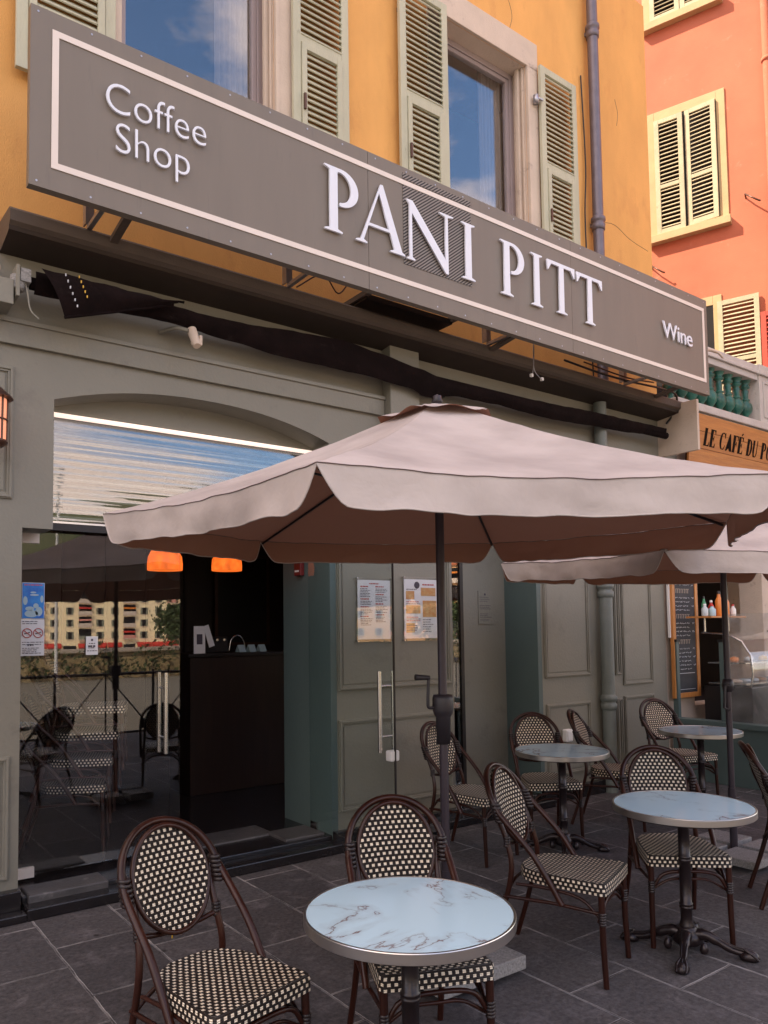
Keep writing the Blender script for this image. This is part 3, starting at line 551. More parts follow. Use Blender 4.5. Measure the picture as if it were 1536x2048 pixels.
# ------------------------------------------------------------------ retracted black awning with torn cloth
AW = thing('folded_awning', 'retracted black cloth awning sagging under the brown cornice', 'awning', (0, 0, 0))
a = MB(); a.tube([(1.06, 4.83, 3.80), (7.75, 4.83, 3.80)], .038, 'awning', 12)
a.box((4.0, 4.90, 3.70), (4.5, 4.98, 3.86), 'black'); a.build('roller_tube', AW)
c = MB(); top = [(1.05, 3.856), (1.46, 3.872), (1.92, 3.86), (2.14, 3.849), (2.52, 3.86), (2.93, 3.898), (3.34, 3.918), (3.68, 3.889), (4.04, 3.85), (4.43, 3.804), (5.04, 3.802), (5.72, 3.823), (6.5, 3.847), (7.7, 3.86)]
low = [(1.05, 3.734), (1.3, 3.735), (1.95, 3.756), (2.44, 3.723), (2.76, 3.70), (3.53, 3.70), (4.04, 3.682), (4.2, 3.64), (4.6, 3.70), (5.04, 3.71), (5.8, 3.69), (6.6, 3.72), (7.7, 3.77)]
def interp(T, x):
    for (a0, b0), (a1, b1) in zip(T, T[1:]):
        if a0 <= x <= a1: t = (x-a0)/(a1-a0); t = t*t*(3-2*t); return b0+(b1-b0)*t
    return T[-1][1] if x > T[-1][0] else T[0][1]
G = []
for i in range(140):
    x = 1.08+i*6.6/139; zt = interp(top, x); zl = interp(low, x); row = []
    for j in range(13):
        t = j/12; a_ = math.pi*1.25*t; bul = .022*math.sin(min(math.pi, math.pi*t))
        nn = noise.noise(Vector((x*1.2, t*2, 3)))*.02
        row.append((x, 4.775-bul*.9+nn*.5+.05*t, zt+(zl-zt)*t+noise.noise(Vector((x*9, t*1.5, 9)))*.006))
    G.append(row)
c.grid(G, 'awning'); c.build('awning_cloth', AW)
c = MB(); G = []
for i in range(13):
    t = i/12; xt = 1.10+.9*t; row = []
    for j in range(9):
        s = j/8; xb = 1.234+t*.72; zb = 3.588+.262*t
        row.append((xt+(xb-xt)*s, 4.72-.05*math.sin(s*3)+.01*math.sin(i*2), 3.86+(zb-3.86)*s))
    G.append(row)
c.grid(G, 'awning'); c.tube([(1.234, 4.715, 3.588), (1.55, 4.715, 3.70), (1.93, 4.72, 3.84)], .009, 'awning', 6)
for i in range(6): c.box((1.22+.014*i, 4.652, 3.82-.035*i), (1.226+.014*i, 4.66, 3.835-.035*i), 'chalk')
for i in range(5): c.box((1.30+.012*i, 4.655, 3.83-.028*i), (1.306+.012*i, 4.662, 3.845-.028*i), 'mustard')
c.build('torn_flap', AW)
mo = MB(); mo.box((.84, 4.76, 3.62), (.955, 4.95, 3.77), 'grey'); mo.lathe([(.03, 0), (.045, .01), (.045, .09), (.02, .1)], 'granite', (.985, 4.80, 3.72), 12)
mo.box((.965, 4.74, 3.67), (.985, 4.9, 3.86), 'grey'); mo.box((.99, 4.75, 3.77), (1.05, 4.88, 3.85), 'granite'); mo.tube(smoothpath([(1.02, 4.78, 3.78), (1.03, 4.75, 3.7), (1.045, 4.74, 3.6), (1.09, 4.73, 3.55)]), .006, 'grey', 6)
mo.build('winch_bracket', AW, bevel=.006)
# security lamp under the awning
cm = thing('spotlight', 'small pale spotlight on an arm under the black awning', 'light', (2.10, 4.80, 3.64))
a = MB(); a.tube(smoothpath([(-.16, .18, .10), (-.10, .05, .10), (-.03, 0, .08)]), .014, 'grey', 8); a.build('arm', cm)
a = MB(); a.tube([(.0, .02, .10), (.01, -.03, .0)], [.034, .03], 'surround', 14); a.tube([(.01, -.03, .0), (.012, -.045, -.03)], [.036, .026], 'surround', 14); a.box((.03, -.05, -.02), (.05, -.02, .05), 'surround'); a.build('lamp_head', cm, bevel=.004)
# round fitting + cable at the far left
jb = thing('alarm_siren', 'round pale siren at the left end of the grey front', 'alarm', (.83, 4.90, 3.87))
a = MB(); a.lathe([(.001, -.04), (.06, -.04), (.075, -.02), (.075, .04), (.001, .04)], 'surround', (0, 0, 0), 20); a.v = [(x, z, y) for x, y, z in a.v]; a.build('siren_body', jb)
a = MB(); a.tube(smoothpath([(.06, .03, -.25), (.05, .05, -.42), (.02, .08, -.6), (-.1, .09, -.9)]), .006, 'grey', 6); a.build('cable', jb)
# bare wires hanging by the sign
wi = thing('hanging_wires', 'two thin white-tipped wires dangling below the sign', 'wires', (5.35, 4.62, 4.15))
a = MB(); a.tube(smoothpath([(0, 0, .2), (-.01, 0, 0), (.0, 0, -.12), (.05, 0, -.17), (.1, 0, -.19)]), .0035, 'steel', 5); a.tube(smoothpath([(0, 0, .2), (.0, 0, 0), (-.02, 0, -.14), (-.04, 0, -.18)]), .0035, 'steel', 5); a.build('wire', wi)
for q in ((.1, 0, -.19), (-.04, 0, -.18)):
    a = MB(); a.box((q[0]-.012, -.012, q[2]-.014), (q[0]+.012, .012, q[2]+.014), 'white_pl'); a.build('connector', wi)
wl = thing('loose_cable', 'dark loose cable looping along the top of the cornice', 'cable', (0, 0, 0))
a = MB(); a.tube(smoothpath([(2.9, 4.75, 4.22), (3.1, 4.7, 4.35), (3.25, 4.72, 4.25), (3.35, 4.7, 4.36)]), .006, 'copper', 6); a.tube(smoothpath([(5.9, 4.72, 4.26), (6.4, 4.68, 4.215), (6.9, 4.68, 4.22), (7.5, 4.69, 4.25), (7.8, 4.72, 4.24), (7.9, 4.8, 4.1), (7.8, 4.85, 3.95)]), .011, 'black', 6)
a.tube(smoothpath([(6.2, 4.72, 4.3), (6.8, 4.66, 4.24), (7.3, 4.67, 4.28)]), .008, 'copper', 6); a.build('cable', wl)
bp_ = thing('driftwood_branch', 'dry grey branch jutting out from behind the right sign end', 'branch', (7.8, 4.5, 4.66))
a = MB(); a.tube(smoothpath([(0, .1, -.05), (.15, 0, .02), (.3, 0, .09), (.5, 0, .10), (.62, 0, .06)]), [.03]*6+[.026]*6+[.018]*6+[.012]*6+[.004], 'surround', 7); a.build('stick', bp_)
# lantern
ln = thing('wall_lantern', 'copper wall lantern with glowing glass at the left edge', 'lantern', (.865, 4.83, 2.80))
a = MB(); a.lathe([(.11, .26), (.10, .275), (.05, .32), (.012, .35)], 'copper', seg=20); a.build('lantern_roof', ln)
a = MB(); a.lathe([(.072, .01), (.075, .255)], 'lantern_glow', seg=12); a.build('lantern_glass', ln)
a = MB()
for k in range(6): t = k*math.pi/3; a.tube([(.074*math.cos(t), .074*math.sin(t), 0), (.079*math.cos(t), .079*math.sin(t), .26)], .006, 'copper', 6)
for z in (0, .13): a.tube([(.078*math.cos(t*math.pi/12), .078*math.sin(t*math.pi/12), z) for t in range(25)], .006, 'copper', 5)
a.lathe([(.05, -.03), (.08, -.01), (.08, .01)], 'copper', seg=16); a.tube([(0, .08, .2), (0, .17, .2)], .012, 'copper', 8); a.build('lantern_cage', ln)
# red alarm box on the reveal, socket on the wall
rb = thing('alarm_box', 'dark red alarm box high on the teal door reveal', 'alarm', (3.31, 5.42, 2.22))
a = MB(); a.box((-.02, -.05, -.09), (.022, .05, .12), 'darkred'); a.build('box_body', rb, bevel=.006); a = MB(); a.box((-.024, -.03, -.06), (-.0205, .03, -.045), 'white_pl'); a.box((-.024, -.03, .05), (-.0205, .03, .07), 'pinkb'); a.build('label_strip', rb)
sk = thing('wall_socket', 'white outdoor wall socket on the grey panel behind the chairs', 'socket', (6.1, 4.97, .62))
a = MB(); a.box((-.05, -.03, -.06), (.05, .028, .06), 'white_pl'); a.build('socket_box', sk, bevel=.012); a = MB(); a.box((-.035, -.038, -.045), (.035, -.031, .045), 'white_pl'); a.build('socket_lid', sk, bevel=.004)

# ------------------------------------------------------------------ posters and notices
def poster(name, x0, x1, z0, z1, y, label, draw, cat='poster', acrylic=False, group=None):
    t = thing(name, label, cat, (x0, y, z0), 0, group); w, h = x1-x0, z1-z0
    s = MB(); s.box((0, 0, 0), (w, .003, h), 'paper'); s.build('sheet', t)
    d = MB(); draw(d, w, h); d.build('print', t)
    if acrylic:
        s = MB(); s.box((-.02, -.016, -.02), (w+.02, -.011, h+.02), 'acrylic'); s.build('acrylic_cover', t)
        for q in ((-.012, -.012), (w+.012, -.012), (-.012, h+.012), (w+.012, h+.012)):
            s = MB(); s.tube([(q[0], -.022, q[1]), (q[0], .012, q[1])], .008, 'chrome', 10); s.build('standoff', t)
    return t
def scr(d, x0, x1, z, hgt, k, y=-.002):
    x = x0
    while x < x1-.004:
        w = random.uniform(.008, .028); d.box((x, y, z), (min(x+w, x1), y+.0012, z+hgt), k); x += w+.005
def menu1(d, w, h):
    scr(d, w*.35, w*.65, h*.93, .009, 'redink')
    for c in (.08, .54):
        z = .88
        for blk in range(4):
            scr(d, w*c, w*(c+.26), h*z, .009, 'redink'); z -= .035
            for i in range(random.randint(3, 6)):
                scr(d, w*c, w*(c+random.uniform(.2, .38)), h*z, .0045, 'darkink'); z -= .026
            z -= .02
def menu2(d, w, h):
    scr(d, w*.55, w*.9, h*.9, .012, 'redink'); d.lathe([(.03, 0), (.03, .001)], 'darkink', (w*.38, h*.9, 0), 16); n = len(d.v); d.v = d.v[:n-32]+[(x, -.0022+z*.1, y) for x, y, z in d.v[n-32:]]
    for a, b, c, e in ((.05, .30, .66, .8), (.5, .95, .72, .86), (.05, .48, .42, .56), (.55, .97, .36, .64), (.05, .3, .1, .26)): d.box((w*a, -.0018, h*c), (w*b, -.0008, h*e), 'food')
    for z in (.83, .62, .585, .36, .33, .30, .22, .18, .14): scr(d, w*.06, w*random.uniform(.35, .48), h*z-.004, .006, random.choice(('redink', 'darkink')))
    for z in (.31, .27, .23, .19, .15, .11): scr(d, w*.55, w*random.uniform(.75, .95), h*z, .005, 'darkink')
poster('menu_poster', 3.585, 3.915, 1.60, 2.08, 4.975, 'framed price list with red headings, left of the pair on the grey wall', menu1, acrylic=True)
poster('menu_poster', 4.065, 4.43, 1.60, 2.10, 4.975, 'framed menu with food photos, right of the pair on the grey wall', menu2, acrylic=True)
def blue(d, w, h):
    d.box((.003, -.0018, .003), (w-.003, -.0008, h-.003), 'blueprint'); n0 = len(d.v)
    for cx, cz, rx, rz in ((.42, .14, .30, .10), (.75, .2, .16, .13), (.35, .28, .2, .06), (.62, .36, .12, .07), (.15, .5, .1, .12), (.55, .66, .2, .025), (.5, .73, .13, .025), (.88, .55, .07, .1)):
        ring = [(w*(cx+rx*math.cos(t*.4)), -.0024, h*(cz+rz*math.sin(t*.4))) for t in range(16)]; d.face(ring, 'bluewhite')
    scr(d, w*.1, w*.9, h*.92, .008, 'pinkb', -.003)
poster('event_poster', 1.135, 1.275, 1.775, 2.01, FY+.292, 'blue event poster stuck inside the glass door above the no smoking notice', blue)
def nosmoke(d, w, h):
    for cx in (.28, .74):
        n = 26; ring = [(w*cx+.029*math.cos(2*math.pi*t/n), -.003, h*.62+.029*math.sin(2*math.pi*t/n)) for t in range(n+1)]; d.tube(ring, .0028, 'redink', 5, cap=False)
        d.box((w*cx-.028, -.0045, h*.62-.0025), (w*cx+.028, -.0035, h*.62+.0025), 'redink', rot=Matrix.Rotation(R(40), 3, 'Y')); d.box((w*cx-.018, -.003, h*.62-.003), (w*cx+.018, -.002, h*.62+.003), 'darkink', rot=Matrix.Rotation(R(-15), 3, 'Y'))
    for z in (.93, .87, .36, .3, .2, .15, .1, .06): scr(d, w*.08, w*random.uniform(.7, .95), h*z, .004, 'darkink')
    scr(d, w*.3, w*.55, h*.27, .012, 'darkink')
poster('notice', 1.128, 1.276, 1.535, 1.772, FY+.292, 'white no smoking notice with two red circles on the glass door', nosmoke, 'notice')
def small(d, w, h):
    d.box((w*.42, -.002, h*.75), (w*.58, -.001, h*.86), 'darkink')
    for z, a in ((.6, .5), (.42, .65), (.36, .6), (.2, .8)): scr(d, w*(.5-a/2), w*(.5+a/2), h*z, .012 if z == .42 else .005, 'darkink')
poster('notice', 1.545, 1.625, 1.53, 1.655, FY+.292, 'small white sticker notice in the middle of the glass door', small, 'notice')
def faint(d, w, h):
    for z in (.8, .74, .68, .55, .5, .45, .3, .25, .2, .12): scr(d, w*.08, w*random.uniform(.6, .92), h*z, .004, 'darkink')
    d.box((w*.4, -.002, h*.86), (w*.5, -.001, h*.92), 'darkink')
t_ = poster('notice', 5.36, 5.56, 1.72, 2.05, FY+.412, 'faded grey notice on the jamb beside the narrow glass', faint, 'notice')
for q in t_.children:
    if q.name.startswith('sheet'): q.data.materials[0] = M['grey']

# ------------------------------------------------------------------ inside the shop
for x, y, z, lab in ((2.62, 6.6, 2.235, 'orange glowing pendant lamp seen through the closed glass door'), (3.55, 7.25, 2.31, 'orange glowing pendant lamp over the open doorway counter')):
    pl = thing('pendant_lamp', lab, 'lamp', (x, y, z), 0, 'orange pendant lamps over the bar')
    a = MB(); a.lathe([(.155, 0), (.157, .05), (.150, .12), (.12, .18), (.07, .21), (.03, .215), (.03, .22)], 'lampglow', seg=28); a.build('lamp_shade', pl)
    a = MB(); a.tube([(0, 0, .22), (0, 0, 3.22-z)], .006, 'black', 6); a.build('cord', pl)
bc = thing('bar_counter', 'dark wooden bar counter inside the open doorway', 'counter', (3.05, 7.0, .1))
a = MB(); a.box((0, .03, 0), (2.6, .55, 1.33), 'darkpanel'); a.build('counter_front', bc); a = MB(); a.box((-.03, 0, 1.33), (2.63, .6, 1.365), 'black'); a.build('counter_top', bc, bevel=.005)
for i in range(3):
    cd = thing('card_stand', ('left', 'middle', 'right')[i]+'most of three small folded cards on the dark bar counter', 'card', (3.62+i*.12, 7.1, 1.466), R(10), 'folded cards on the bar')
    a = MB(); a.face([(0, 0, 0), (.085, 0, 0), (.085, .04, .075), (0, .04, .075)], 'bluewhite'); a.face([(0, .08, 0), (.085, .08, 0), (.085, .04, .075), (0, .04, .075)], 'bluewhite'); a.build('card', cd)
fl = thing('flyer_holder', 'white flyer in a stand at the left end of the bar', 'flyer', (3.10, 7.06, 1.466))
a = MB(); a.box((0, 0, 0), (.12, .004, .27), 'paper'); a.box((.03, -.002, .09), (.09, -.001, .19), 'darkink'); a.build('flyer', fl); a = MB(); a.box((.14, .02, .06), (.2, .03, .28), 'paper', rot=Matrix.Rotation(R(-18), 3, 'Y')); a.build('flyer', fl)
cf = thing('coffee_machine', 'dark espresso machine with a chrome spout on the bar', 'machine', (3.28, 7.2, 1.466))
a = MB(); a.box((0, 0, 0), (.26, .3, .16), 'black'); a.build('machine_body', cf, bevel=.01); a = MB(); a.tube(smoothpath([(.27, 0, .02), (.3, 0, .14), (.38, 0, .17), (.44, 0, .1), (.45, 0, .0)]), .008, 'chrome', 8); a.build('spout', cf)
a = MB(); [a.lathe([(.02, 0), (.02, .02)], 'chrome', (.05+.08*i, -.01, .12), 10) for i in range(3)]; a.build('dials', cf)
mn = thing('menu_screen', 'dark framed panel on the back wall of the bar', 'frame', (4.3, 9.12, 1.5)); a = MB(); a.frame(0, .8, 0, 1.2, .04, 0, .03, 'copper'); a.build('frame', mn); a = MB(); a.box((.04, .01, .04), (.76, .02, 1.16), 'black'); a.build('panel', mn)

# ------------------------------------------------------------------ furniture: bistro chair
def chair_proto():
    c = thing('bistro_chair', '', 'chair')
    # seat: rounded trapezoid with a curved rear edge, woven
    def outline(e=0):
        P = []
        for i in range(9): t = i/8; P.append((-.19-.022*t-e*.0, -.06+.30*t))                    # left side to front
        P = [(-.185, -.10), (-.198, 0), (-.208, .12), (-.213, .225), (-.2, .245), (-.1, .25), (0, .25), (.1, .25), (.2, .245), (.213, .225), (.208, .12), (.198, 0), (.185, -.10), (.15, -.175), (.08, -.215), (0, -.225), (-.08, -.215), (-.15, -.175)]
        return P
    P = outline(); n = len(P); pts = []
    for i in range(n):
        a, b = Vector(P[i]+(0,)), Vector(P[(i+1) % n]+(0,))
        for j in range(3): pts.append(a.lerp(b, j/3))
    n = len(pts); per = [0]
    for i in range(n): per.append(per[-1]+(pts[(i+1) % n]-pts[i]).length)
    s = MB(); prof = [(1.0, .418), (1.0, .462), (.988, .470), (.96, .4735)]
    G = [[(p.x*k, p.y*k+(.0), z) for p in pts] for k, z in prof]; vz = [0, .044, .052, .058]
    s.grid(G, 'weave', closed=True, uvf=lambda i, j: (per[j], vz[i]+.004), sm=True)
    # top in rings towards the centre with planar uv
    ks = [.96, .7, .4, .1]; zz = [.4735, .470, .467, .466]
    for a in range(3):
        for j in range(n):
            q = [(pts[j], ks[a], zz[a]), (pts[(j+1) % n], ks[a], zz[a]), (pts[(j+1) % n], ks[a+1], zz[a+1]), (pts[j], ks[a+1], zz[a+1])]
            s.face([(p.x*k, p.y*k, z) for p, k, z in q], 'weave', [(p.x*k, p.y*k) for p, k, z in q], sm=True)
    s.face([(p.x*.1, p.y*.1, .466) for p in pts], 'weave', [(p.x*.1, p.y*.1) for p in pts]); s.face([(p.x, p.y, .418) for p in pts][::-1], 'black')
    s.build('seat', c)
    # hoop: front lower ends, up over the top
    def back(u, z):  # point on back plane, y leans with height
        return Vector((u, -.215-.40*(z-.46), z))
    hp = [(-.215, .04, .345), (-.216, -.03, .46), (-.216, -.115, .58)]
    hoop = [Vector(p) for p in hp]+[Vector((-.214, -.245, .71))]
    arcn = []
    for i in range(13):
        t = math.pi*(1-i/12); z = .755+.185*math.sin(t); x = .208*math.cos(t); arcn.append(Vector((x, -.285-.115*math.sin(t), z)))
    path = hoop+arcn+[Vector((-p.x, p.y, p.z)) for p in hoop[::-1]]
    f = MB(); f.tube(smoothpath(path, 4), .0145, 'rattan', 12); f.build('back_hoop', c)
    # oval woven back panel with its ring
    cz, rx, rz = .745, .158, .178; tilt = lambda z: -.245-.36*(z-.60)
    O = [(rx*math.cos(2*math.pi*i/40), cz+rz*math.sin(2*math.pi*i/40)) for i in range(40)]
    for yo, nm in ((0, 1),):
        s = MB(); K = [1, .75, .5, .25, .02]
        for yy in (-.009, .009):
            for a in range(4):
                for j in range(40):
                    q = [(O[j], K[a]), (O[(j+1) % 40], K[a]), (O[(j+1) % 40], K[a+1]), (O[j], K[a+1])]; q = [(x*k, cz+(z-cz)*k) for (x, z), k in q]
                    s.face([(x, tilt(z)+yy-.03*(1-(x/rx)**2)*.6, z) for x, z in q], 'weave', q, sm=True)
        bp = s.build('back_panel', c)
    s = MB(); s.tube([(1.03*x, tilt(z), cz+(z-cz)*1.03) for x, z in O]+[(1.03*O[0][0], tilt(O[0][1]), O[0][1])], .010, 'rattan', 8, cap=False); s.build('rim', bp)
    for sg in (-1, 1):
        l = MB(); l.tube(smoothpath([(sg*.20, -.355, 0), (sg*.186, -.275, .25), (sg*.183, -.225, .46), (sg*.172, -.252, .60), (sg*.176, -.30, .72), (sg*.20, -.315, .785)], 5), .0135, 'rattan', 10)
        L_ = l.build('rear_leg', c)
        b = MB()
        for k in range(6):
            z = .70+.016*k; b.lathe([(.017, -.007), (.0205, 0), (.017, .007)], 'wrap', (sg*.200, -.272-.006*k, z), 10, sc=(1.25, 1.5))
        b.build('binding', L_); b = MB()
        for k in range(4): b.lathe([(.015, -.007), (.019, 0), (.015, .007)], 'wrap', (sg*.172, -.250, .575+.013*k), 10)
        b.build('binding', L_)
        l = MB(); l.tube([(sg*.196, .222, .425), (sg*.198, .226, .2), (sg*.20, .236, 0)], [.0155, .015, .0135], 'rattan', 10); L_ = l.build('front_leg', c)
        b = MB()
        for k in range(5): b.lathe([(.0155, -.006), (.0195, 0), (.0155, .006)], 'wrap', (sg*.197, .225, .285+.012*k), 10)
        b.build('binding', L_)
    cb = MB(); cb.tube(smoothpath([(-.17, -.248, .585), (-.08, -.262, .565), (0, -.266, .56), (.08, -.262, .565), (.17, -.248, .585)], 4), .010, 'rattan', 8); cb.build('crossbar', c)
    st = MB()
    for sg in (-1, 1):
        st.tube([(sg*.19, .22, .33), (sg*.205, 0, .345), (sg*.187, -.27, .33)], .009, 'rattan', 8)
        st.tube(smoothpath([(sg*.19, .212, .31), (sg*.19, .12, .385), (sg*.19, -.05, .405), (sg*.187, -.2, .40)], 4), .008, 'rattan', 7)
    st.tube(smoothpath([(-.19, .22, .30), (-.13, .222, .375), (0, .224, .39), (.13, .222, .375), (.19, .22, .30)], 5), .0095, 'rattan', 8)
    st.tube(smoothpath([(-.19, .205, .29), (-.10, .205, .34), (0, .205, .345), (.10, .205, .34), (.19, .205, .29)], 5), .007, 'rattan', 7)
    st.tube(smoothpath([(-.187, -.26, .32), (-.1, -.25, .385), (0, -.25, .395), (.1, -.25, .385), (.187, -.26, .32)], 5), .009, 'rattan', 8)
    st.build('stretcher', c)
    return c
CP = chair_proto()
chairs = [
 (1.21, 2.53, 192, 'woven cream and brown bistro chair alone at the front left, before the glass door'),
 (1.93, 2.31, 157, 'woven bistro chair tucked behind the nearest marble table'),
 (3.15, 2.59, 201, 'woven bistro chair seen from its side, left of the cast iron footed table'),
 (3.93, 2.48, 139, 'woven bistro chair standing right behind the cast iron footed table'),
 (4.07, 4.20, 191, 'woven bistro chair partly behind the front umbrella pole'),
 (4.87, 4.19, 148, 'woven bistro chair pushed under the far table by the white wall socket'),
 (5.68, 4.10, 205, 'bistro chair turned edge-on in front of the painted downpipe'),
 (6.84, 4.22, 163, 'woven bistro chair pushed to the farthest table below the chalkboard'),
 (4.98, 2.20, 216, 'bistro chair cut off by the right edge of the picture')]
for i, (x, y, a, lab) in enumerate(chairs):
    c = CP if i == 0 else copy_tree(CP)
    c.location = (x, y, 0.003); c.rotation_euler = (0, 0, R(a)); c['label'] = lab; c['group'] = 'bistro chairs on the terrace'
tie = MB(); tie.tube([(.012*math.cos(q*.7), -.266+.014*math.sin(q*.7), .562+.014*math.sin(q*.7+1)) for q in range(10)]+[(.012, -.275, .53)], .003, 'mustard', 6)
CS = [copy_tree(CP) for _ in range(4)]
for i, c in enumerate(CS):
    c.location = (1.66+.04*i, 5.98-.02*i, .10+i*.19); c.rotation_euler = (R(0), 0, R(-112)); c['group'] = 'chairs stacked inside the shop'
    c['label'] = ('lowest chair of the stack behind the glass door', 'second chair from the bottom of the stack behind the glass door', 'third chair from the bottom of the stack behind the glass door', 'topmost chair of the stack behind the glass door')[i]
tie.build('yellow_tie', CP)
# tables
def table_proto():
    t = thing('bistro_table', '', 'table')
    a = MB(); a.lathe([(.001, .737), (.335, .737), (.3375, .7385)], 'marble', seg=72, sm=False); 
    a = MB(); ring = [(.3405*math.cos(2*math.pi*j/72), .3405*math.sin(2*math.pi*j/72), .7400) for j in range(72)]; a.face(ring, 'marble'); a.build('tabletop', t)
    a = MB()
    def ringg(p, sm): a.grid([[(r_*math.cos(2*math.pi*j/120), r_*math.sin(2*math.pi*j/120), z_) for j in range(120)] for r_, z_ in p], 'edge', closed=True, sm=sm)
    ringg([(.335, .7062), (.348, .7062), (.3497, .7078)], False); ringg([(.35, .708), (.35, .7385)], True); ringg([(.3498, .7387), (.3485, .7412), (.3418, .7416), (.3404, .7402), (.3402, .736)], False)
    a.build('metal_edge', t)
    a = MB(); a.lathe([(.001, .700), (.336, .700), (.336, .7055), (.001, .7056)], 'black', seg=48, sm=False); a.build('underside', t)
    a = MB(); pr = [(.028, .10), (.040, .115), (.036, .13), (.029, .15), (.029, .21), (.034, .214), (.034, .222), (.029, .226), (.034, .23), (.034, .238), (.029, .242), (.029, .45), (.034, .454), (.034, .462), (.029, .466), (.034, .47), (.034, .478), (.029, .482), (.029, .64), (.034, .644), (.034, .652), (.029, .656), (.03, .69), (.09, .699)]
    a.lathe(pr, 'iron', seg=24); a.build('column', t)
    a = MB(); a.lathe([(.06, .035), (.075, .05), (.062, .085), (.048, .10), (.05, .115), (.03, .125)], 'iron', seg=24); a.build('base_collar', t)
    for k in range(4):
        th = k*math.pi/2; c, s = math.cos(th), math.sin(th)
        a = MB(); pth = smoothpath([(.04, 0, .085), (.09, 0, .088), (.15, 0, .062), (.21, 0, .035), (.27, 0, .026)], 4); a.tube(pth, [.03]*4+[.026]*4+[.02]*4+[.017]*4+[.019], 'iron', 10)
        for e in (-1, 1): a.tube([(p.x, e*.012*(1+.2*math.sin(p.x*20)), p.z+.019) for p in pth], .004, 'iron', 5)
        a.lathe([(.012, 0), (.036, .002), (.040, .015), (.03, .036), (.012, .046)], 'iron', (.285, 0, 0), 14, sc=(1.25, .9))
        for e in (-.022, 0, .022): a.tube([(.265, e*.5, .05), (.30, e, .036), (.328, e, .01)], [.006, .009, .006], 'iron', 6)
        th2 = .0
        a.v = [(x*c-y*s, x*s+y*c, z) for x, y, z in a.v]; a.build('foot', t)
        b = MB(); b.lathe([(.001, 0.02), (.018, .028), (.022, .045), (.014, .07), (.004, .078)], 'iron', (.085, .085, 0), 12); b.v = [(x*c-y*s, x*s+y*c, z) for x, y, z in b.v]; b.build('base_knob', t)
    return t
M['marble'] = marble('white_marble_a', (0, 0, 0))
TP = table_proto()
tabs = [(1.648, 2.018, 10, 'nearest round marble-top table with a steel edge, front centre', (2.0, 5.3, 0)),
        (3.743, 2.314, 26, 'round marble-top table on a claw-footed cast iron base, right foreground', (7.3, 1.2, 0)),
        (4.701, 3.891, 40, 'round marble-top table near the grey wall, just right of the front umbrella pole', (3.9, 8.8, 0)),
        (6.529, 3.839, 15, 'farthest round marble-top table, beside the second umbrella pole', (11.3, 4.1, 0))]
for i, (x, y, a, lab, off) in enumerate(tabs):
    t = TP if i == 0 else copy_tree(TP)
    t.location = (x, y, 0.003); t.rotation_euler = (0, 0, R(a)); t['label'] = lab; t['group'] = 'round bistro tables'
    for ch in t.children:
        if ch.name.startswith('tabletop'):
            ch.data = ch.data.copy(); ch.data.materials[0] = marble('white_marble_%d' % i, off)

